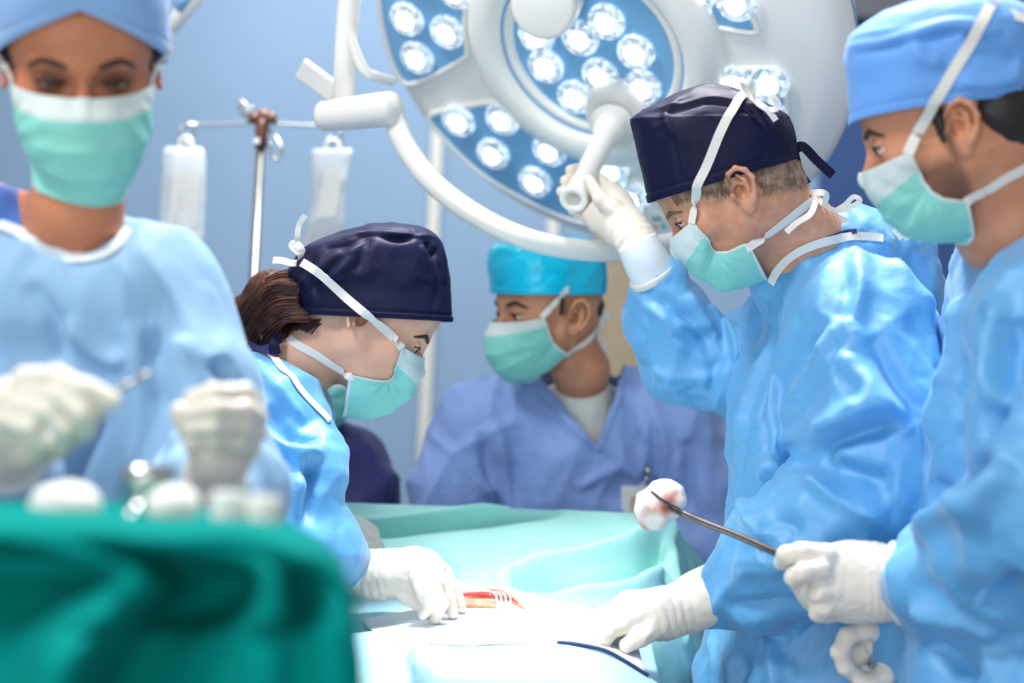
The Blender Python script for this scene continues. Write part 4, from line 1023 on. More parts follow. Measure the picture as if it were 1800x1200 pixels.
    g, gb = garment(root, 'gown', S, 'gown', lines=[
        (.014, .016, [(1350, 540), (1330, 660), (1310, 780), (1262, 920)]), (.012, -.018, [(1372, 600), (1352, 700), (1366, 800), (1350, 880)]), (.014, .014, [(1400, 560), (1380, 680), (1396, 800)]),
        (.016, .016, [(1490, 560), (1440, 640), (1400, 740)]), (.014, -.014, [(1460, 560), (1420, 640)]),
        (.012, .014, [(1500, 440), (1512, 500), (1500, 570), (1508, 620)]), (.009, -.008, [(1486, 450), (1492, 520), (1482, 570)]),
        (.016, .020, [(1345, 840), (1400, 780), (1480, 735), (1570, 700)]), (.014, -.020, [(1400, 830), (1470, 780), (1560, 745), (1610, 740)]),
        (.014, .018, [(1480, 620), (1540, 690), (1600, 760)]), (.012, -.015, [(1530, 600), (1580, 680), (1620, 730)]),
        (.016, -.024, [(1440, 815), (1500, 830), (1570, 850)]), (.014, .018, [(1420, 850), (1490, 880), (1560, 905)]),
        (.012, .014, [(1560, 470), (1610, 560), (1640, 650)]), (.011, -.016, [(1590, 450), (1632, 530), (1650, 600)]),
        (.013, .016, [(1300, 850), (1330, 920), (1400, 950)]), (.012, -.018, [(1355, 935), (1400, 930), (1350, 965)]),
        (.014, -.020, [(1280, 1070), (1350, 1060), (1440, 1040), (1500, 1000)]), (.012, .012, [(1290, 1000), (1370, 990), (1460, 950)]),
        (.012, .014, [(1250, 1110), (1262, 1180), (1268, 1260)]), (.014, -.018, [(1290, 1100), (1310, 1180), (1310, 1260)]), (.014, .016, [(1350, 1110), (1370, 1190), (1360, 1280)]),
        (.010, .012, [(1120, 510), (1170, 560), (1240, 580)]), (.010, -.012, [(1160, 520), (1200, 560), (1250, 600)]), (.010, .012, [(1200, 520), (1225, 560), (1260, 600)]),
        (.010, .012, [(1150, 640), (1220, 660), (1310, 650)]), (.010, -.012, [(1200, 690), (1260, 640), (1330, 620)]), (.009, .010, [(1180, 600), (1230, 630), (1240, 680)]),
        (.010, .010, [(1240, 540), (1285, 580), (1310, 640)])],
        noise=((.008, 6, (1, 1, .55)), (.003, 13, (1, 1, .7))))
    # collar of the gown and navy shirt below it
    ribbon('collar', root, [gb, bb], [(1356, 498), (1364, 476), (1382, 454), (1408, 438), (1442, 426), (1482, 418), (1520, 415), (1552, 420)], .012, .002)
    ribbon('shirt_collar', root, [bb], [(1452, 420), (1480, 410), (1506, 406)], .007, .0015, m=M['scrub_navy'])
    ribbon('collar_tie', root, [], [(1560, 425, 2.0), (1582, 408, 1.99), (1592, 402, 1.99), (1600, 420, 1.99)], .018, up=dirv(.2, .3, 1))
    # raised hand round the handle
    b = MB(); b.tube(spline([P(1119, 425, 2.17), P(1134, 455, 2.17), P(1152, 487, 2.18)], 5), np.linspace(.031, .038, 11), 28); b.build('cuff', M['cuff'], root)
    b = MB(); e = spline([P(1146, 478, 2.175), P(1152, 488, 2.178)], 3); b.tube(e, .0395, 28); b.build('cuff_seam', M['strap'], root)
    glove(root, [[(1128, 444, 2.17, 30), (1118, 425, 2.18, 30.5), (1100, 398, 2.21, 29)],
                 {'c': [(1104, 402, 2.21, 27), (1082, 366, 2.245, 26), (1074, 340, 2.28, 20)], 'k': .02}, {'c': [(1098, 410, 2.22, 25), (1062, 386, 2.25, 22), (1040, 376, 2.27, 16)], 'k': .02},
                 [(1096, 386, 2.20, 17), (1078, 366, 2.205, 13.5), (1056, 350, 2.21, 11.5), (1036, 318, 2.222, 9.2)],
                 [(1082, 345, 2.29, 14), (1056, 318, 2.32, 10.5), (1025, 296, 2.325, 9.5), (1004, 299, 2.300, 9)],
                 [(1076, 358, 2.29, 13), (1046, 334, 2.325, 10.5), (1012, 314, 2.32, 9.5), (994, 318, 2.290, 9)],
                 [(1066, 372, 2.28, 13), (1036, 356, 2.315, 10), (1006, 336, 2.31, 9), (987, 337, 2.280, 8.5)],
                 [(1052, 382, 2.275, 12), (1030, 380, 2.295, 9.5), (1008, 370, 2.29, 8.5)]], rings=((1128, 448, 2.18), (1092, 394, 2.21), 4), k=.0055)
    # near hand resting on the sheet
    b = MB(); b.tube(spline([P(1204, 1064, 1.925), P(1228, 1052, 1.925), P(1262, 1042, 1.93)], 5), np.linspace(.034, .043, 11), 28); b.build('cuff', M['cuff'], root)
    glove(root, [[(1236, 1052, 1.925, 40), (1216, 1062, 1.925, 36), (1190, 1072, 1.92, 31), (1160, 1078, 1.92, 30)],
                 {'c': [(1160, 1080, 1.92, 30), (1110, 1082, 1.92, 29), (1080, 1090, 1.92, 19)], 'k': .02, 'flat': (FWD, .85)},
                 [(1098, 1098, 1.895, 14), (1076, 1106, 1.885, 10.5), (1064, 1118, 1.88, 10), (1060, 1137, 1.885, 8.6)],
                 [(1082, 1090, 1.92, 13), (1055, 1102, 1.905, 10.5), (1044, 1116, 1.90, 9.5), (1042, 1134, 1.905, 8.6)],
                 [(1076, 1082, 1.945, 13), (1046, 1092, 1.935, 10), (1030, 1106, 1.93, 9.5), (1024, 1122, 1.93, 8.6)],
                 [(1080, 1074, 1.965, 12), (1050, 1084, 1.965, 9.5), (1030, 1094, 1.96, 9), (1016, 1104, 1.96, 8)],
                 [(1152, 1100, 1.895, 17), (1126, 1120, 1.88, 12), (1102, 1134, 1.876, 10)]], rings=((1226, 1060, 1.92), (1140, 1080, 1.92), 6), k=.0055)
    lower_body(root, A(base[0]+.03, base[1]+.05, .85), -RIGHT, ax=FWD, spread=.09)
    return root
surgeon()
# ================= surgeon in the navy cap bending over the field from the left
def woman():
    a = math.radians(34); C = (670, 590)
    H = Head(dirv(math.cos(a), -math.sin(a), 0, C), dirv(math.sin(a), math.cos(a), 0, C), (-.083, .016, -.008), P(632, 556, 2.03), .93)
    report('woman', H)
    base = P(400, 900, 2.2); base[2] = 0
    root = empty('person', base, 'woman surgeon with a brown ponytail and navy cap bending over the incision', 'person')
    body, bb = make_body(root, H, M['skin'], [(0, .035, -.045), P(520, 640, 2.12), P(450, 700, 2.15)], [.047, .050, .062],
                         shoulders=[(P(450, 700, 2.13), P(470, 770, 2.05), .06, .06), (P(440, 700, 2.15), P(440, 760, 2.30), .06, .06)], open_=.5, fem=True, ear_in=.018)
    make_eyes(root, H, (0, -1, -.4)); make_brow(root, H, M['brow'], body=bb, arch=.004, thick=.0024)
    cap, cb = loft_cap(root, H, [((794, 566), (520, 552), .085), ((795, 555), (516, 540), .088), ((792, 520), (510, 500), .087), ((787, 480), (506, 480), .089), ((780, 438), (520, 455), .088), ((772, 420), (530, 440), .083), ((755, 405), (560, 425), .072), ((725, 395), (600, 410), .052), ((690, 391), (650, 396), .02)],
                       M['cap_navy'], lines=[(.005, .005, [(575, 430), (640, 410), (690, 412), (735, 415), (765, 418)]), (.006, -.006, [(570, 440), (620, 428), (650, 412), (700, 420), (745, 412)]),
                       (.008, .006, [(640, 412), (600, 470), (560, 510)]), (.006, -.006, [(650, 420), (625, 480)]), (.007, .006, [(760, 415), (775, 450), (780, 500)]), (.006, -.007, [(748, 425), (755, 450), (768, 440)]),
                       (.0025, -.0022, [(764, 490), (762, 530), (760, 560)]), (.006, .005, [(740, 430), (758, 470), (764, 500)]), (.008, .004, [(600, 440), (560, 475), (530, 500)]), (.006, -.004, [(620, 445), (575, 480), (540, 520)]), (.009, .004, [(530, 480), (560, 540)])], noise=((.003, 12), (.0015, 28)))
    mask, mb, E = make_mask(root, H, [(745, 630), (742, 665), (728, 693), (700, 715), (660, 734), (604, 734)], [(705, 609), (697, 640), (690, 660), (678, 668), (650, 665), (619, 658)], bb, band=.25)
    surf = [bb, cb, mb]
    ribbon('mask_tape', root, surf, [(706, 612), (690, 590), (650, 558), (610, 525), (570, 488), (532, 462)], .0125, ctr=H.w(A(0, .01, .0)))
    ribbon('mask_tape', root, surf, [(620, 660), (590, 645), (550, 618), (510, 592)], .0115, ctr=H.w(A(0, .03, -.05)))
    ribbon('tape_end', root, [], [(532, 462, 2.06), (528, 446, 2.05), (514, 432, 2.05), (520, 428, 2.05), (530, 440, 2.05), (530, 458, 2.06)], .011, up=dirv(.2, .2, 1))
    ribbon('tape_end', root, [], [(528, 444, 2.06), (523, 420, 2.05), (526, 395, 2.05), (537, 378, 2.05)], .008, up=dirv(.4, .2, 1))
    ribbon('tape_end', root, [], [(530, 462, 2.06), (512, 462, 2.05), (496, 458, 2.05), (480, 457, 2.05)], .011, up=dirv(.1, .5, 1))
    ribbon('cap_tie', root, [], [(512, 540, 2.06), (500, 530, 2.05), (500, 515, 2.05), (510, 520, 2.05)], .022, m=M['cap_navy'], up=dirv(.2, .3, 1), thick=.002)
    ribbon('cap_tie', root, [], [(490, 590, 2.06), (482, 605, 2.05), (484, 622, 2.05)], .016, m=M['cap_navy'], up=dirv(.2, .3, 1), thick=.002)
    # hair: a gathered ponytail from under the cap down the nape, built of strands over a core
    S = Sculpt(.003)
    S.chain([P(525, 520, 2.10), P(478, 520, 2.12), P(440, 560, 2.15), P(405, 600, 2.20)], [.030, .034, .032, .022], k=.02)
    S.chain([P(530, 550, 2.12), P(490, 575, 2.14), P(470, 610, 2.16)], [.025, .030, .020], k=.02)
    V, Q = S.build(); V = V+vnormals(V, Q)*(.002*ridged(V*A(90, 90, 40)))[:, None]
    hair = mk('hair', V, Q, M['hair_brown'], root); rnd = random.Random(7); b = MB()
    guide = [[(528, 478, 2.08), (480, 488, 2.09), (430, 530, 2.12), (395, 575, 2.16), (380, 610, 2.20)], [(524, 505, 2.05), (482, 508, 2.05), (445, 545, 2.08), (415, 590, 2.12), (392, 618, 2.18)],
             [(520, 535, 2.05), (488, 540, 2.05), (462, 570, 2.08), (445, 600, 2.11), (420, 615, 2.16)], [(545, 562, 2.045), (505, 562, 2.05), (480, 580, 2.07), (470, 600, 2.09), (460, 615, 2.12)]]
    Gd = [spline([P(*q) for q in g], 5) for g in guide]
    for i in range(900):
        t = rnd.random()*2.999; j = int(t); t -= j; g = Gd[j]*(1-t)+Gd[j+1]*t; off = np.array([rnd.gauss(0, 1), rnd.gauss(0, 1), rnd.gauss(0, 1)])*.004
        n = len(g); w = np.linspace(.4, 1.3, n)[:, None]; wave = np.sin(np.linspace(0, 5, n)+rnd.random()*6)[:, None]*np.array([rnd.gauss(0, .0015), 0, rnd.gauss(0, .0015)])
        b.tube(g+off*w+wave, .0011, 4, caps=False)
    for i in range(160):                       # loose hair on the nape and temple
        px = rnd.uniform(512, 566); py = 566+rnd.uniform(-6, 4)
        r = hit([bb], px, py)
        if r is None: continue
        p, nn = r; L = rnd.uniform(.02, .04)*(1 if px < 575 else .5); e = P(rnd.uniform(495, 520)+(px-520)*.4, 590+rnd.uniform(-8, 22), 2.08); dd = norm(e-p); dd = norm(dd-nn*(dd@nn))
        b.tube([p+nn*.001, p+dd*L*.5+nn*.002+A(0, 0, .002), p+dd*L+nn*.001], .0006, 4, caps=False)
    b.build('hair_strands', M['hair_brown'], hair)
    # gown
    S = Sculpt(.005); W = ((0, 1, 0), .74)
    S.cone(P(455, 745, 2.17), P(380, 950, 2.22), .095, .115, k=.06, flat=W); lo = P(340, 1150, 2.25); S.cone(P(380, 950, 2.22), lo, .115, .13, k=.06, flat=W)
    l2 = lo.copy(); l2[2] = .52; S.cone(lo, l2, .13, .15, k=.06, flat=W)
    S.cone(P(450, 690, 2.14), P(478, 735, 2.06), .062, .070, k=.05); S.cone(P(440, 690, 2.18), P(450, 750, 2.32), .055, .068, k=.05)
    S.cone(P(520, 735, 2.15), P(510, 900, 2.16), .042, .05, k=.05); S.cone(P(500, 690, 2.13), P(530, 740, 2.12), .04, .035, k=.04)
    S.chain([P(495, 750, 2.03), P(510, 850, 1.99), P(515, 935, 1.98)], [.070, .064, .056], k=.05)
    S.chain([P(515, 940, 1.98), P(560, 965, 1.99), P(606, 992, 2.03)], [.056, .046, .034], k=.04)
    S.chain([P(470, 760, 2.30), P(515, 900, 2.27), P(580, 945, 2.235)], [.066, .055, .038], k=.045)
    g, gb = garment(root, 'gown', S, 'gown', lines=[(.010, .010, [(430, 620), (480, 680), (540, 740)]), (.010, -.012, [(470, 720), (510, 760), (560, 780)]), (.010, .012, [(460, 760), (510, 790), (565, 800)]),
        (.010, -.012, [(480, 800), (530, 830), (565, 830)]), (.010, .012, [(520, 790), (530, 850), (520, 920)]), (.012, -.018, [(545, 810), (548, 860), (530, 920)]), (.01, .012, [(480, 830), (490, 890), (500, 940)]), (.01, -.012, [(420, 650), (440, 720), (430, 790)])],
        noise=((.005, 8, (1, 1, .8)),), crump=((.010, 12, one, 1), (.008, 20, one, -1), (.004, 34, one, -1)))
    ribbon('collar', root, [gb], [(440, 606), (470, 618), (500, 655), (535, 695), (565, 724), (578, 740)], .012, .002)
    ribbon('collar_tie', root, [], [(398, 602, 2.14), (415, 594, 2.12), (440, 604, 2.10), (462, 612, 2.10), (478, 606, 2.10)], .012, up=dirv(.1, .6, 1))
    ribbon('collar_tie', root, [], [(466, 604, 2.09), (464, 585, 2.08), (472, 580, 2.08), (474, 600, 2.09)], .010, up=dirv(.2, .2, 1))
    ribbon('shirt_collar', root, [bb], [(432, 606), (460, 612), (490, 622)], .016, .004, m=M['scrub_navy'])
    b = MB(); b.tube(spline([P(594, 985, 2.03), P(612, 996, 2.035), P(630, 1003, 2.04)], 4), [.034, .034, .034, .034, .034, .033, .033, .032, .032], 24); b.build('cuff', M['cuff'], root)
    glove(root, [[(618, 1002, 2.045, 34), (650, 1010, 2.045, 32), (680, 1009, 2.04, 30)],
                 {'c': [(680, 1008, 2.04, 30), (730, 1004, 2.035, 31), (748, 1002, 2.03, 27)], 'k': .02},
                 [(752, 982, 2.05, 14), (781, 1004, 2.04, 9.6), (799, 1034, 2.035, 8.8), (810, 1064, 2.03, 7.6)],
                 [(750, 990, 2.02, 14), (780, 1022, 2.005, 9.6), (790, 1050, 2.00, 8.8), (796, 1078, 2.0, 7.6)],
                 [(744, 1002, 1.995, 14), (764, 1034, 1.98, 9.4), (777, 1060, 1.975, 8.6), (766, 1086, 1.98, 7.6)],
                 [(734, 1016, 1.985, 13), (744, 1044, 1.972, 9), (756, 1064, 1.968, 8), (744, 1080, 1.975, 7.2)],
                 [(690, 1026, 2.03, 15), (716, 1048, 2.02, 11), (742, 1066, 2.018, 9.5), (764, 1078, 2.02, 8.4)]], rings=((630, 1004, 2.045), (700, 1008, 2.04), 5), k=.0045)
    b = MB(); b.tube(spline([P(580, 938, 2.25), P(600, 942, 2.24)], 3), .032, 24); b.build('cuff', M['cuff'], root)
    glove(root, [[(590, 944, 2.24, 30), (610, 942, 2.23, 28)], {'c': [(610, 942, 2.23, 28), (636, 944, 2.22, 26)], 'k': .02},
                 [(634, 930, 2.225, 15), (652, 936, 2.22, 10.5), (662, 958, 2.21, 9.5), (672, 980, 2.205, 8.6)], [(634, 940, 2.205, 15), (650, 950, 2.195, 10.5), (658, 972, 2.19, 9.5), (668, 992, 2.19, 8.6)],
                 [(630, 950, 2.195, 14), (644, 962, 2.185, 10), (650, 982, 2.18, 9), (656, 998, 2.18, 8)], [(624, 958, 2.19, 13), (634, 972, 2.18, 9.5), (640, 988, 2.18, 8.5)],
                 [(610, 956, 2.21, 16), (630, 968, 2.21, 12), (648, 980, 2.21, 10)]], k=.005)
    lower_body(root, A(l2[0], l2[1], .85), RIGHT, ax=FWD)
woman()
# ================= man in the light blue cap at the right edge
def assistant():
    a = math.radians(21); C = (1660, 200)
    H = Head(dirv(-math.cos(a), -math.sin(a), .03, C), dirv(-math.sin(a), math.cos(a), .0, C), (.083, .016, -.008), P(1690, 222, 1.57), .92)
    report('assistant', H)
    base = P(1800, 900, 1.72); base[2] = 0
    root = empty('person', base, 'dark haired man in a light blue cap at the right edge holding a long clamp', 'person')
    body, bb = make_body(root, H, M['skin_stub'], [(0, .035, -.045), P(1775, 380, 1.68), P(1830, 480, 1.72)], [.058, .062, .07],
                         shoulders=[(P(1830, 480, 1.72), P(1880, 560, 1.60), .06, .06), (P(1830, 480, 1.72), P(1800, 560, 1.86), .06, .06)], open_=1.1, stubble=.8, ear_in=.003)
    make_eyes(root, H, (0, -1, -.2)); make_brow(root, H, M['brow'], body=bb, arch=.004, thick=.0026)
    cap, cb = loft_cap(root, H, [((1494, 224), (1822, 180), .086, .013), ((1493, 206), (1828, 160), .089, .011), ((1490, 160), (1836, 130), .093), ((1486, 110), (1838, 80), .095), ((1490, 72), (1832, 44), .093), ((1500, 58), (1824, 28), .088), ((1535, 32), (1790, 6), .074), ((1590, 10), (1740, -8), .050), ((1650, -2), (1690, -6), .015)],
                       M['cap_blue'], lines=[(.006, .006, [(1492, 85), (1540, 78), (1600, 60), (1680, 42), (1760, 60)]), (.006, -.006, [(1500, 95), (1560, 84), (1620, 70), (1690, 54)]), (.010, .006, [(1600, 60), (1620, 100), (1660, 110)]), (.010, -.006, [(1700, 50), (1740, 90), (1790, 110)]), (.01, .005, [(1680, 140), (1740, 150), (1800, 130)])], noise=((.003, 12),))
    mask, mb, E = make_mask(root, H, [(1508, 306), (1520, 345), (1560, 392), (1610, 421), (1655, 428), (1711, 421)], [(1595, 268), (1612, 300), (1630, 326), (1650, 343), (1675, 350), (1696, 351)], bb, band=.25)
    surf = [bb, cb, mb]
    ribbon('mask_tape', root, surf, [(1597, 270), (1612, 235), (1645, 180), (1685, 110), (1720, 55), (1740, 10)], .0125, ctr=H.w(A(0, .01, .0)))
    ribbon('mask_tape', root, surf, [(1697, 354), (1730, 335), (1770, 310), (1812, 285)], .0115, ctr=H.w(A(0, .01, .0)))
    ribbon('tape_bow', root, [], [(1742, 14, 1.565), (1762, 18, 1.555), (1784, 26, 1.55), (1806, 34, 1.55)], .012, up=dirv(.1, .5, 1))
    ribbon('tape_bow', root, [], [(1738, 14, 1.565), (1752, -4, 1.555), (1776, -14, 1.55), (1800, -20, 1.55)], .012, up=dirv(.1, .5, 1))
    # dark hair behind the ear
    V = []; S = Sculpt(.004)
    o = H.w((.066, .055, -.005)); S.ell(H.w((.0, .062, .0)), (.071, .052, .052), H.R, k=.02); S.ell(H.w((.0, .070, -.03)), (.055, .035, .035), H.R, k=.02); S.cone(H.w((.0715, -.006, .02)), H.w((.068, -.006, -.022)), .008, .005, k=.01)
    V, Q = S.build(); V = V+vnormals(V, Q)*(.0012*ridged(V*120))[:, None]; mk('hair', V, Q, M['hair_dark'], root)
    S = Sculpt(.005); W = ((0, 1, 0), .88)
    S.cone(P(1850, 560, 1.72), P(1850, 800, 1.71), .115, .125, k=.06, flat=W); lo = P(1850, 1200, 1.69); S.cone(P(1850, 800, 1.71), lo, .125, .155, k=.06, flat=W)
    l2 = lo.copy(); l2[2] = .52; S.cone(lo, l2, .155, .165, k=.06, flat=W)
    S.cone(P(1835, 475, 1.70), P(1850, 580, 1.58), .052, .078, k=.05); S.cone(P(1835, 480, 1.73), P(1790, 570, 1.82), .05, .072, k=.05)
    S.chain([P(1850, 590, 1.56), P(1860, 760, 1.52), P(1850, 900, 1.50)], [.083, .080, .078], k=.05)
    S.chain([P(1850, 900, 1.50), P(1750, 960, 1.56), P(1680, 1000, 1.62), P(1612, 1025, 1.68)], [.078, .066, .056, .044], k=.045)
    S.chain([P(1790, 600, 1.83), P(1745, 800, 1.80), P(1725, 960, 1.79)], [.072, .064, .060], k=.05)
    S.chain([P(1725, 960, 1.79), P(1650, 1060, 1.78), P(1600, 1110, 1.76)], [.058, .055, .042], k=.045)
    g, gb = garment(root, 'gown', S, 'gown', lines=[(.014, .018, [(1700, 520), (1690, 640), (1650, 780), (1620, 900)]), (.014, -.022, [(1730, 540), (1720, 640), (1690, 780)]), (.014, .020, [(1770, 520), (1750, 640), (1760, 720)]),
        (.016, -.022, [(1790, 560), (1770, 680), (1740, 780)]), (.016, .024, [(1700, 860), (1740, 880), (1790, 820)]), (.014, -.022, [(1640, 860), (1690, 840), (1760, 800)]), (.014, .018, [(1600, 950), (1680, 900), (1760, 900)]),
        (.016, -.025, [(1700, 1060), (1760, 1040), (1800, 1000)]), (.014, .018, [(1610, 1060), (1680, 1080), (1760, 1100)]), (.016, -.022, [(1640, 1120), (1680, 1160), (1720, 1200)])],
        noise=((.009, 6, (1, 1, .6)), (.003, 13, (1, 1, .7))))
    # white bow of the neck tie at the back of the surgeon belongs to him; here the glove with the clamp
    b = MB(); b.tube(spline([P(1640, 1012, 1.66), P(1600, 1022, 1.69), P(1578, 1024, 1.70)], 4), np.r_[np.linspace(.046, .049, 7), .051, .051], 28); b.build('cuff', M['cuff'], root)
    glove(root, [{'c': [(1585, 1024, 1.70, 44), (1560, 1024, 1.705, 41)], 'flat': (FWD, 1.2), 'k': .01}, {'c': [(1560, 1024, 1.71, 36), (1500, 1022, 1.715, 44), (1455, 1022, 1.715, 42)], 'k': .02, 'flat': (FWD, 1.5)},
                 [(1450, 976, 1.70, 15), (1410, 970, 1.695, 11.5), (1382, 975, 1.70, 10.5), (1374, 988, 1.715, 9.5)],
                 [(1440, 1000, 1.69, 15), (1412, 1006, 1.68, 11.5), (1396, 1014, 1.69, 10.5), (1400, 1024, 1.71, 9.5)],
                 [(1460, 1040, 1.695, 15), (1440, 1042, 1.688, 12), (1434, 1052, 1.70, 11), (1446, 1056, 1.72, 9.5)],
                 [(1470, 1062, 1.70, 15), (1448, 1066, 1.692, 12), (1440, 1076, 1.70, 11), (1454, 1082, 1.72, 9)],
                 [(1490, 985, 1.735, 14), (1440, 975, 1.745, 11), (1400, 978, 1.745, 9.5), (1384, 982, 1.735, 9)]], rings=((1575, 1024, 1.70), (1520, 1022, 1.71), 4), k=.0055)
    b = MB(); b.tube(spline([P(1610, 1098, 1.77), P(1582, 1106, 1.77)], 3), .036, 24); b.build('cuff', M['cuff'], root)
    glove(root, [[(1590, 1108, 1.77, 32), (1568, 1118, 1.77, 28), (1550, 1126, 1.775, 25)],
                 [(1552, 1108, 1.76, 14), (1520, 1106, 1.75, 11.5), (1490, 1118, 1.745, 10.5), (1476, 1145, 1.745, 10.5), (1486, 1172, 1.745, 9.5), (1504, 1186, 1.75, 9)],
                 [(1560, 1130, 1.80, 22), (1530, 1135, 1.80, 17), (1508, 1150, 1.79, 12), (1500, 1175, 1.785, 11)],
                 [(1552, 1140, 1.80, 13), (1530, 1136, 1.80, 10.5), (1508, 1146, 1.79, 9.5), (1510, 1160, 1.78, 8.6)],
                 [(1560, 1150, 1.79, 13), (1545, 1180, 1.78, 10.5), (1528, 1190, 1.765, 9.5), (1520, 1180, 1.76, 8.6)],
                 [(1566, 1150, 1.76, 15), (1556, 1186, 1.75, 11.5), (1530, 1200, 1.745, 10), (1512, 1198, 1.745, 9)]])
    lower_body(root, A(l2[0], l2[1]-.06, .85), -RIGHT, ax=FWD, spread=.09)
    # sponge clamp and the swab in its jaws
    cl = empty('sponge_clamp', P(1372, 975, 1.71), 'long thin steel clamp held out over the drape, gripping a stained swab', 'surgical instrument')
    pts = spline([P(1440, 992, 1.725), P(1372, 972, 1.74), P(1300, 940, 1.77), P(1235, 915, 1.80), P(1195, 897, 1.82), P(1165, 880, 1.82), P(1144, 863, 1.82)], 6)
    b = MB(); b.tube(pts, np.r_[np.linspace(.0042, .0036, len(pts)-12), np.linspace(.0036, .0018, 12)], 10, flat=.8); b.build('shaft', M['steel_dark'], cl)
    b = MB(); b.tube(pts[:-8]+dirv(-.3, -.8, 0)*.004, .0022, 8); b.build('jaw', M['steel_dark'], cl)
    S = Sculpt(.003); S.ell(P(1158, 885, 1.86), (.030, .026, .024), k=.02); S.ell(P(1172, 868, 1.855), (.020, .02, .017), k=.015); S.ell(P(1148, 905, 1.86), (.020, .02, .018), k=.015); S.ell(P(1188, 880, 1.85), (.010, .012, .014), k=.01); S.cone(P(1190, 885, 1.84), P(1160, 912, 1.845), .008, .009, k=.008)
    V, Q = S.build(); V = V+vnormals(V, Q)*(.0025*ridged(V*40))[:, None]
    tag(mk('gauze_swab', V, Q, M['gauze_blood'], base=P(1158, 885, 1.86)), 'white gauze swab with red stains held at the tip of the long clamp', 'swab')
assistant()
# ================= nurse in the left foreground
def nurse():
    C = (148, 150); a = math.radians(14)
    H = Head(dirv(0, -math.sin(a), math.cos(a), C), dirv(.01, math.cos(a), math.sin(a), C), (0, -.090, 0), P(146, 150, 1.42), .98)
    report('nurse', H)
    base = P(140, 700, 1.55); base[2] = 0
    root = empty('person', base, 'nurse in a pale blue cap and gown looking down in the left foreground', 'person')
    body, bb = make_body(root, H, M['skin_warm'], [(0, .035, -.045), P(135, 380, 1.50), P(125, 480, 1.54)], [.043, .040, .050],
                         shoulders=[(P(140, 470, 1.55), P(230, 500, 1.57), .035, .035), (P(110, 420, 1.54), P(-20, 385, 1.56), .036, .042)], open_=.02, fem=True, ear_in=.012, eye_dark=1.0)
    make_eyes(root, H, (0, -1, -.9)); make_brow(root, H, M['brow'], body=bb, arch=.004, thick=.0022, z0=.020)
    cap, cb = loft_cap(root, H, [((-.099, .078), (.116, .0), .0885, -.036), ((-.102, .086), (.120, .012), .0915, -.030), ((-.104, .10), (.124, .04), .094, -.012), ((-.098, .115), (.120, .09), .092), ((-.075, .14), (.105, .125), .080), ((-.045, .152), (.075, .142), .055), ((-.01, .156), (.03, .152), .02)],
                       M['cap_pale'], px=False, ex=.95, noise=((.003, 12),))
    mask, mb, E = make_mask(root, H, [(-.108, -.010), (-.124, -.030), (-.128, -.055), (-.122, -.090), (-.105, -.122), (-.080, -.132)], None, bb, band=.17, local_edge=[(.069, -.046, -.008), (.070, -.046, -.03), (.069, -.048, -.052), (.062, -.050, -.074), (.050, -.054, -.096), (.034, -.060, -.116)])
    surf = [bb, cb, mb]
    for q in (-1, 1):
        ribbon('mask_tape', root, surf, [H.w((q*.068, -.050, -.012)), H.w((q*.078, -.025, .008)), H.w((q*.086, .005, .03))], .010, ctr=H.w(A(0, .01, .0)))
        ribbon('mask_tape', root, surf, [H.w((q*.053, -.036, -.076)), H.w((q*.058, .0, -.085)), H.w((q*.05, .04, -.09))], .010, ctr=H.w(A(0, .01, .0)))
    S = Sculpt(.004); 
    for q in (-1, 1): S.cone(H.w((q*.071, -.020, .045)), H.w((q*.072, -.004, .004)), .012, .009, k=.01); S.cone(H.w((q*.072, .02, .02)), H.w((q*.066, .04, -.02)), .014, .012, k=.01)
    S.ell(H.w((0, .07, -.005)), (.066, .040, .045), H.R, k=.03)
    V, Q = S.build(); mk('hair', V, Q, M['hair_dark'], root)
    S = Sculpt(.005); W = ((1, 0, 0), .66)
    S.cone(P(140, 600, 1.58), P(130, 800, 1.60), .112, .118, k=.07, flat=W); lo = P(130, 1150, 1.62); S.cone(P(130, 800, 1.60), lo, .118, .15, k=.07, flat=W)
    l2 = lo.copy(); l2[2] = .52; S.cone(lo, l2, .15, .17, k=.06, flat=W)
    S.cone(P(175, 462, 1.55), P(262, 520, 1.56), .046, .060, k=.05); S.cone(P(120, 478, 1.54), P(-30, 445, 1.56), .042, .054, k=.04); S.cone(P(-30, 445, 1.56), P(-40, 520, 1.56), .054, .064, k=.05); S.cone(P(60, 470, 1.54), P(225, 478, 1.54), .042, .040, k=.03); S.cone(P(60, 520, 1.51), P(200, 525, 1.51), .05, .05, k=.03)
    S.chain([P(268, 535, 1.56), P(318, 690, 1.54), P(375, 850, 1.50)], [.062, .058, .055], k=.05)
    S.chain([P(375, 850, 1.50), P(378, 870, 1.40), P(372, 872, 1.33)], [.055, .047, .037], k=.04)
    S.chain([P(-30, 560, 1.56), P(-80, 720, 1.54), P(-90, 850, 1.48)], [.066, .060, .055], k=.05)
    S.chain([P(-90, 850, 1.48), P(-20, 830, 1.36), P(20, 812, 1.29)], [.055, .048, .038], k=.04)
    g, gb = garment(root, 'gown', S, 'gown_pale', lines=[(.012, .010, [(230, 560), (255, 700), (260, 850)]), (.010, -.016, [(270, 580), (285, 700), (290, 830)]), (.010, .012, [(310, 600), (330, 700), (320, 800)]),
        (.012, -.016, [(190, 720), (150, 800), (120, 870)]), (.012, .012, [(120, 560), (180, 620), (230, 640)]), (.010, -.010, [(50, 500), (100, 560), (110, 640)]), (.010, -.018, [(370, 640), (385, 670), (400, 690)])],
        noise=((.006, 6, (1, 1, .35)), (.003, 14, (1, 1, .4))), crump=((.012, 7, (1, 1, .5), 1), (.008, 11, (1, 1, .5), -1)))
    ribbon('collar', root, [gb, bb], [(-10, 392), (45, 410), (85, 440), (140, 456), (190, 448), (214, 424), (222, 398)], .013, .002, m=M['cuff'])
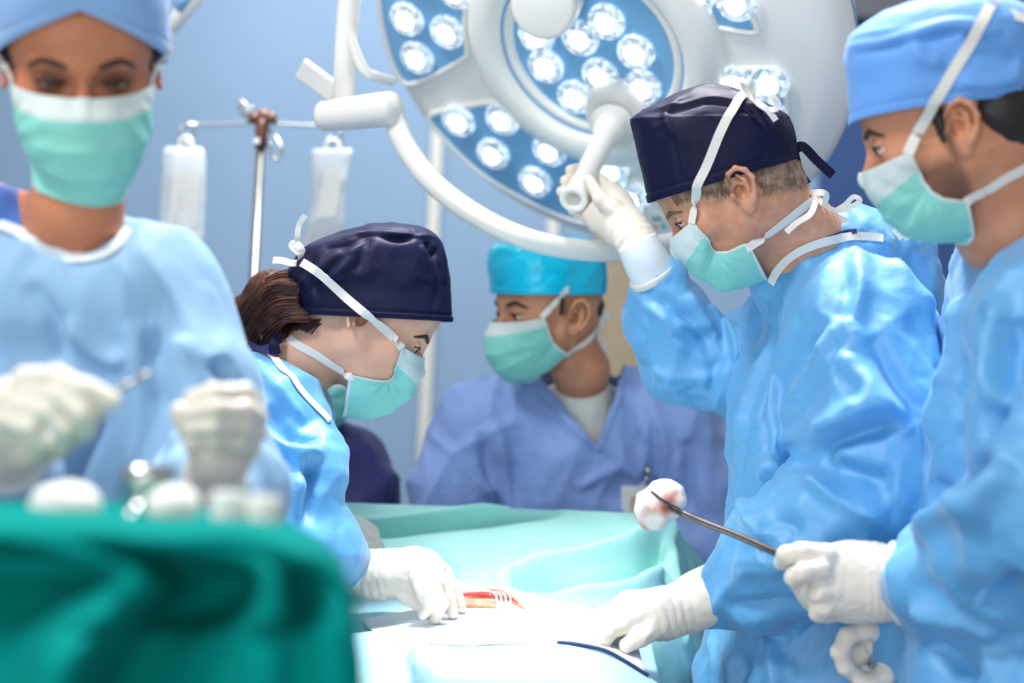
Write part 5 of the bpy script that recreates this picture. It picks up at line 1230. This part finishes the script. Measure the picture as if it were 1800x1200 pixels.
    T = Sculpt(.004); T.cone(P(128, 448, 1.50), P(-20, 394, 1.54), .018, .037, k=.02); T.cone(P(-20, 394, 1.54), P(-20, 460, 1.56), .037, .045, k=.02); garment(root, 'scrub_top', T, mat('royal_blue_scrub_cotton', srgb(62, 104, 184), .7), noise=((.002, 14, one),), crump=())
    b = MB(); b.tube(spline([P(372, 872, 1.335), P(374, 850, 1.30)], 3), .033, 24); b.build('cuff', M['cuff'], root)
    glove(root, [[(372, 862, 1.32, 31), (376, 838, 1.29, 27), (388, 800, 1.26, 25)], {'c': [(388, 798, 1.26, 24), (408, 755, 1.255, 24), (412, 722, 1.255, 18)], 'k': .015},
                 [(444, 706, 1.25, 9.5), (428, 690, 1.225, 8.2), (376, 690, 1.195, 7.8), (338, 700, 1.205, 7.2)],
                 [(452, 734, 1.245, 9.5), (432, 720, 1.215, 8.2), (376, 719, 1.188, 7.8), (334, 726, 1.20, 7.2)],
                 [(450, 762, 1.245, 9.5), (428, 750, 1.215, 8), (376, 748, 1.190, 7.6), (338, 753, 1.20, 7)],
                 [(440, 788, 1.245, 9), (418, 778, 1.22, 7.6), (376, 775, 1.20, 7.2), (348, 779, 1.21, 6.8)],
                 [(372, 812, 1.25, 14), (344, 778, 1.24, 10.5), (326, 744, 1.235, 9), (317, 722, 1.23, 8)]], k=.0035)
    b = MB(); b.tube(spline([P(14, 815, 1.29), P(20, 800, 1.26)], 3), .033, 24); b.build('cuff', M['cuff'], root)
    glove(root, [[(10, 805, 1.27, 31), (12, 775, 1.24, 28)], {'c': [(12, 770, 1.24, 28), (22, 735, 1.225, 28), (28, 705, 1.215, 22)], 'k': .015},
                 [(46, 668, 1.20, 12), (98, 662, 1.165, 9), (150, 682, 1.15, 8.2), (196, 703, 1.155, 7.6)],
                 [(50, 690, 1.19, 11), (104, 695, 1.155, 8.6), (146, 725, 1.148, 8), (152, 756, 1.165, 7.4)],
                 [(36, 714, 1.185, 11), (84, 724, 1.155, 8.4), (114, 752, 1.155, 7.8), (108, 782, 1.17, 7.2)],
                 [(16, 738, 1.19, 10), (54, 752, 1.16, 8), (74, 778, 1.165, 7.4), (64, 800, 1.18, 7)],
                 [(46, 796, 1.22, 15), (95, 786, 1.20, 11), (140, 756, 1.185, 9.5), (168, 722, 1.17, 8.4)]], k=.0035)
    kn = empty('surgical_knife', P(190, 695, 1.17), 'small pale steel instrument in the hand of the nurse, pointing up to the right', 'surgical instrument')
    b = MB(); b.tube([P(150, 712, 1.17), P(185, 695, 1.17), P(225, 675, 1.17), P(262, 656, 1.17)], [.003, .0042, .0048, .004], 10, flat=.6); b.build('handle', M['steel'], kn)
    lower_body(root, A(l2[0], l2[1], .85), -FWD, ax=RIGHT)
nurse()
# ================= man in periwinkle scrubs behind the screen
def anaesthetist():
    C = (950, 540); al = math.radians(30)
    H = Head(dirv(-math.cos(al), -.06, math.sin(al), C), dirv(-.03, 1, .05, C), (.083, .016, -.008), P(1016, 558, 2.53), .98)
    report('anaesthetist', H)
    base = P(1020, 800, 2.72); base[2] = 0
    root = empty('person', base, 'man in periwinkle scrubs and a cyan cap standing behind the turquoise screen', 'person')
    body, bb = make_body(root, H, M['skin_stub'], [(0, .035, -.045), P(1022, 650, 2.63), P(1022, 700, 2.68)], [.049, .045, .044],
                         shoulders=[(P(1025, 725, 2.70), P(1110, 745, 2.71), .045, .045), (P(1025, 725, 2.70), P(940, 750, 2.71), .045, .045)], open_=1.2, stubble=.5)
    make_eyes(root, H, (0, -1, 0)); make_brow(root, H, M['brow'], body=bb, arch=.004, thick=.0026)
    cap, cb = loft_cap(root, H, [((-.102, .040), (.110, .028), .084), ((-.105, .052), (.114, .040), .088), ((-.106, .080), (.117, .065), .090), ((-.104, .105), (.114, .09), .089), ((-.098, .124), (.106, .112), .084), ((-.07, .136), (.09, .13), .065), ((-.03, .140), (.05, .138), .03), ((0, .141), (.02, .140), .01)],
                       M['cap_cyan'], px=False, ex=.85, noise=((.003, 14), (.002, 30)))
    mask, mb, E = make_mask(root, H, [(-.112, -.012), (-.130, -.040), (-.128, -.068), (-.112, -.098), (-.088, -.122), (-.050, -.128)], None, bb, band=.16, local_edge=[(.068, -.050, -.006), (.070, -.040, -.03), (.068, -.030, -.048), (.062, -.018, -.058), (.058, -.008, -.062), (.054, .002, -.066)])
    surf = [bb, cb, mb]
    ribbon('mask_tape', root, surf, [H.w((.068, -.052, -.004)), H.w((.079, -.03, .02)), H.w((.086, -.005, .045))], .011, ctr=H.w(A(0, .01, .0)))
    ribbon('mask_tape', root, surf, [H.w((.055, 0, -.064)), H.w((.064, .03, -.062)), H.w((.062, .06, -.045)), H.w((.03, .095, -.025))], .012, ctr=H.w(A(0, .01, .0)))
    ribbon('tape_bow', root, [], [(1048, 578, 2.62), (1062, 560, 2.60), (1068, 552, 2.60), (1058, 548, 2.60), (1048, 566, 2.62)], .014, up=dirv(.2, .2, 1))
    ribbon('tape_end', root, [], [(1050, 580, 2.62), (1058, 605, 2.62), (1064, 632, 2.62)], .016, up=dirv(.4, .1, 1))
    ribbon('cap_tie', root, [], [(1040, 500, 2.60), (1046, 530, 2.60), (1050, 560, 2.60)], .014, m=M['cap_cyan'], up=dirv(.2, .2, 1))
    S = Sculpt(.004); S.ell(H.w((.0, .062, .006)), (.059, .052, .040), H.R, k=.02); S.cone(H.w((.069, -.010, .03)), H.w((.067, -.010, .0)), .008, .005, k=.01)
    V, Q = S.build(); mk('hair', V, Q, M['hair_dark'], root)
    # white shirt
    S = Sculpt(.006); S.cone(P(1024, 735, 2.705), P(1024, 830, 2.72), .072, .088, k=.03, flat=((1, 0, 0), .62)); S.cone(P(1024, 702, 2.665), P(1024, 740, 2.69), .057, .068, k=.02)
    V, Q = S.build(); mk('undershirt', V, Q, M['shirt'], root)
    S = Sculpt(.0045); W = ((1, 0, 0), .58)
    S.cone(P(1020, 790, 2.72), P(1020, 1000, 2.74), .108, .118, k=.07, flat=W); l2 = P(1020, 1000, 2.74); l2[2] = .78; S.cone(P(1020, 1000, 2.74), l2, .118, .12, k=.07, flat=W)
    S.cone(P(975, 700, 2.70), P(850, 748, 2.70), .050, .072, k=.05); S.cone(P(1075, 695, 2.70), P(1190, 737, 2.70), .050, .072, k=.05); S.cone(P(1020, 730, 2.71), P(1020, 790, 2.71), .085, .10, k=.03, flat=W)
    S.chain([P(845, 750, 2.70), P(800, 860, 2.68), P(790, 960, 2.64)], [.072, .068, .06], k=.05); S.chain([P(1195, 745, 2.70), P(1232, 860, 2.68), P(1240, 960, 2.64)], [.072, .066, .06], k=.05)
    # V neck opening on the front
    pv = [P(932, 640, 2.62), P(1100, 640, 2.62), P(1050, 787, 2.62)]; t0 = pv[0]; xl, xr, xa, zt, za = pv[0][0], pv[1][0], pv[2][0], pv[0][2], pv[2][2]
    def vcut(c):
        t = (zt-c[:, 2])/(zt-za); l = xl+(xa-xl)*t; r = xr+(xa-xr)*t
        return (c[:, 0] > l) & (c[:, 0] < r) & (t < 1) & (c[:, 1] < t0[1]+.13)
    def vedge(v):
        t = (zt-v[:, 2])/(zt-za); l = xl+(xa-xl)*t; r = xr+(xa-xr)*t; x = np.where(np.abs(v[:, 0]-l) < np.abs(v[:, 0]-r), l, r)
        o = v.copy(); near = (np.abs(v[:, 0]-x) < .02) & (v[:, 1] < t0[1]+.11); o[near, 0] = x[near]; return o
    g, gb = garment(root, 'scrub_top', S, 'scrub', cut=vcut, edge=vedge, lines=[(.012, .012, [(870, 740), (890, 820), (900, 900)]), (.012, -.016, [(845, 760), (860, 830), (880, 900)]), (.012, .010, [(1010, 860), (1080, 820), (1110, 840)]), (.012, .012, [(1150, 700), (1170, 780), (1160, 860)]), (.010, -.016, [(1205, 770), (1212, 830), (1215, 900)]), (.012, .008, [(930, 700), (990, 740), (1040, 780)])],
        noise=((.006, 6, (1, 1, .5)),), crump=((.010, 7, (1, 1, .5), 1), (.006, 11, (1, 1, .6), -1)))
    ribbon('neckline', root, [gb], [(948, 682), (975, 715), (1015, 755), (1050, 789)], .012, .003, m='scrub'); ribbon('neckline', root, [gb], [(1050, 789), (1072, 735), (1086, 695), (1094, 668)], .012, .003, m='scrub')
    S = Sculpt(.008); S.chain([P(790, 960, 2.64), P(800, 990, 2.6), P(860, 1030, 2.55)], [.05, .045, .035], k=.03); S.chain([P(1240, 960, 2.64), P(1220, 990, 2.6), P(1160, 1030, 2.55)], [.05, .045, .035], k=.03)
    lower_body(root, A(l2[0], l2[1], .85), -FWD, ax=RIGHT)
    # badge clipped to the pocket
    bd = empty('id_badge', P(1112, 875, 2.55), 'white photo badge clipped to the chest of the periwinkle scrubs', 'badge')
    def flat(px0, py0, px1, py1, d, m, n, t=.0012):
        V = [P(px0, py0, d), P(px1, py0, d), P(px1, py1, d), P(px0, py1, d)]; V += [v+FWD*t for v in V]
        return mk(n, V, [(0, 1, 2, 3), (7, 6, 5, 4), (0, 4, 5, 1), (1, 5, 6, 2), (2, 6, 7, 3), (3, 7, 4, 0)], m, bd, smooth=False)
    r = hit([gb], 1118, 870); d = float((r[0]-CAM)@FWD)-.012 if r else 2.55
    flat(1092, 854, 1142, 925, d, M['card'], 'card', .0015); flat(1108, 872, 1128, 898, d-.0006, M['photo'], 'portrait', .0005)
    b = MB(); b.box(P(1139, 828, d), (.010, .006, .016)); b.ball(P(1137, 841, d), .006, 8); b.build('clip', M['steel'], bd)
    b = MB(); b.tube([P(1137, 843, d), P(1128, 852, d), P(1122, 857, d)], .0022, 6); b.build('strap', M['card'], bd)
anaesthetist()

# ================= person in navy scrubs behind the bending surgeon
def helper():
    C = (510, 620)
    H = Head(dirv(.9, -.15, .3, C), dirv(.1, 1, .1, C), (0, 0, 0), P(515, 640, 2.62), .95)
    base = P(560, 900, 2.72); base[2] = 0
    root = empty('person', base, 'person in navy scrubs and a green mask, nearly hidden behind the bending surgeon', 'person')
    body, bb = make_body(root, H, M['skin'], [(0, .035, -.045), P(505, 770, 2.66), P(520, 830, 2.68)], [.050, .055, .07], open_=1)
    make_eyes(root, H)
    cap, cb = loft_cap(root, H, [((-.102, .045), (.110, .020), .084), ((-.105, .056), (.114, .032), .088), ((-.104, .090), (.114, .075), .089), ((-.09, .124), (.106, .112), .080), ((-.04, .140), (.05, .138), .04), ((0, .141), (.02, .140), .01)], M['cap_navy'], px=False, name='surgical_cap')
    make_mask(root, H, [(-.106, -.008), (-.124, -.030), (-.128, -.055), (-.118, -.088), (-.098, -.115), (-.070, -.122)], None, bb, band=.17, local_edge=[(.068, -.048, -.010), (.068, -.046, -.03), (.066, -.042, -.045), (.063, -.038, -.058), (.058, -.035, -.068), (.052, -.034, -.080)])
    S = Sculpt(.006); W = ((1, 0, 0), .66)
    S.cone(P(540, 850, 2.70), P(540, 1000, 2.72), .09, .11, k=.07, flat=W); l2 = P(540, 1000, 2.72); l2[2] = .78; S.cone(P(540, 1000, 2.72), l2, .11, .12, k=.06, flat=W)
    S.cone(P(550, 790, 2.70), P(606, 812, 2.68), .050, .058, k=.05); S.cone(P(500, 800, 2.70), P(420, 830, 2.68), .050, .060, k=.05)
    S.chain([P(608, 815, 2.68), P(628, 880, 2.66), P(630, 960, 2.62)], [.058, .056, .05], k=.05); S.chain([P(415, 835, 2.68), P(390, 940, 2.66)], [.065, .06], k=.05)
    garment(root, 'scrub_top', S, 'scrub_navy', noise=((.005, 7, one),), crump=())
    lower_body(root, A(l2[0], l2[1], .85), -FWD, ax=RIGHT)
helper()

# ================= things on the near instrument table (all far out of focus)
def on_table(px, py, d): q = P(px, py, d); return q
def blob(name, px, py, d, r, m, label, cat, group=None, parts=()):
    q = P(px, py, d); S = Sculpt(.004); S.ell(q, r, k=.02)
    for (dx, dy, rr) in parts: S.ell(P(px+dx, py+dy, d), rr, k=.02)
    V, Q = S.build(); V = V+vnormals(V, Q)*(.002*ridged(V*35))[:, None]
    return tag(mk(name, V, Q, M[m], base=A(q[0], q[1], V[:, 2].min())), label, cat, group)
blob('gauze_pad', 115, 888, 1.05, (.022, .02, .013), 'gauze', 'wide white gauze pad lying at the left on the teal instrument table', 'gauze', parts=((-14, 4, (.012, .014, .009)), (16, 6, (.013, .014, .009))))
blob('gauze_pad', 298, 892, 1.02, (.016, .016, .012), 'gauze', 'white gauze pad in the middle of the teal instrument table', 'gauze', parts=((14, 2, (.010, .012, .010)),))
def bottle(px, py, d, label):
    q = P(px, py, d); rt_ = empty('gauze_roll', A(q[0], q[1], q[2]-.018), label, 'gauze roll')
    b = MB(); b.lathe([(0, -.018), (.0115, -.017), (.0125, -.014), (.0125, .014), (.0115, .017), (0, .018)], q, (0, 0, 1), 24); b.build('roll', M['gauze'], rt_)
    b = MB(); b.lathe([(.004, .0178), (.004, .0185), (.0085, .0187), (.0085, .0178)], q, (0, 0, 1), 24); b.build('loose_end', M['strap'], rt_)
bottle(400, 908, 1.02, 'short white gauze roll right of the middle gauze pad')
bottle(463, 915, 1.02, 'short white gauze roll at the right end of the instrument table')
sc3 = empty('forceps', P(232, 905, 1.02), 'pale steel forceps leaning up between the two gauze pads', 'surgical instrument')
for e in (0, 10):
    b = MB(); b.tube([P(216+e, 925, 1.02), P(232+e*.6, 895, 1.03), P(246, 868, 1.05)], [.0022, .003, .003], 8, flat=.6); b.build('blade', M['steel'], sc3)
rk = empty('instrument_bowl', P(262, 850, 1.12), 'small steel bowl on a stem standing behind the gauze pads', 'bowl')
q = P(262, 845, 1.12)
b = MB(); b.lathe([(.016, -.02), (.020, .0), (.021, .012), (.019, .012), (.017, -.0), (.012, -.018)], q, (0, 0, 1), 28); b.build('bowl', M['steel'], rk)
b = MB(); b.lathe([(.0, -.034), (.018, -.034), (.010, -.026), (.016, -.019)], q, (0, 0, 1), 24); b.build('foot', M['steel_dark'], rk)
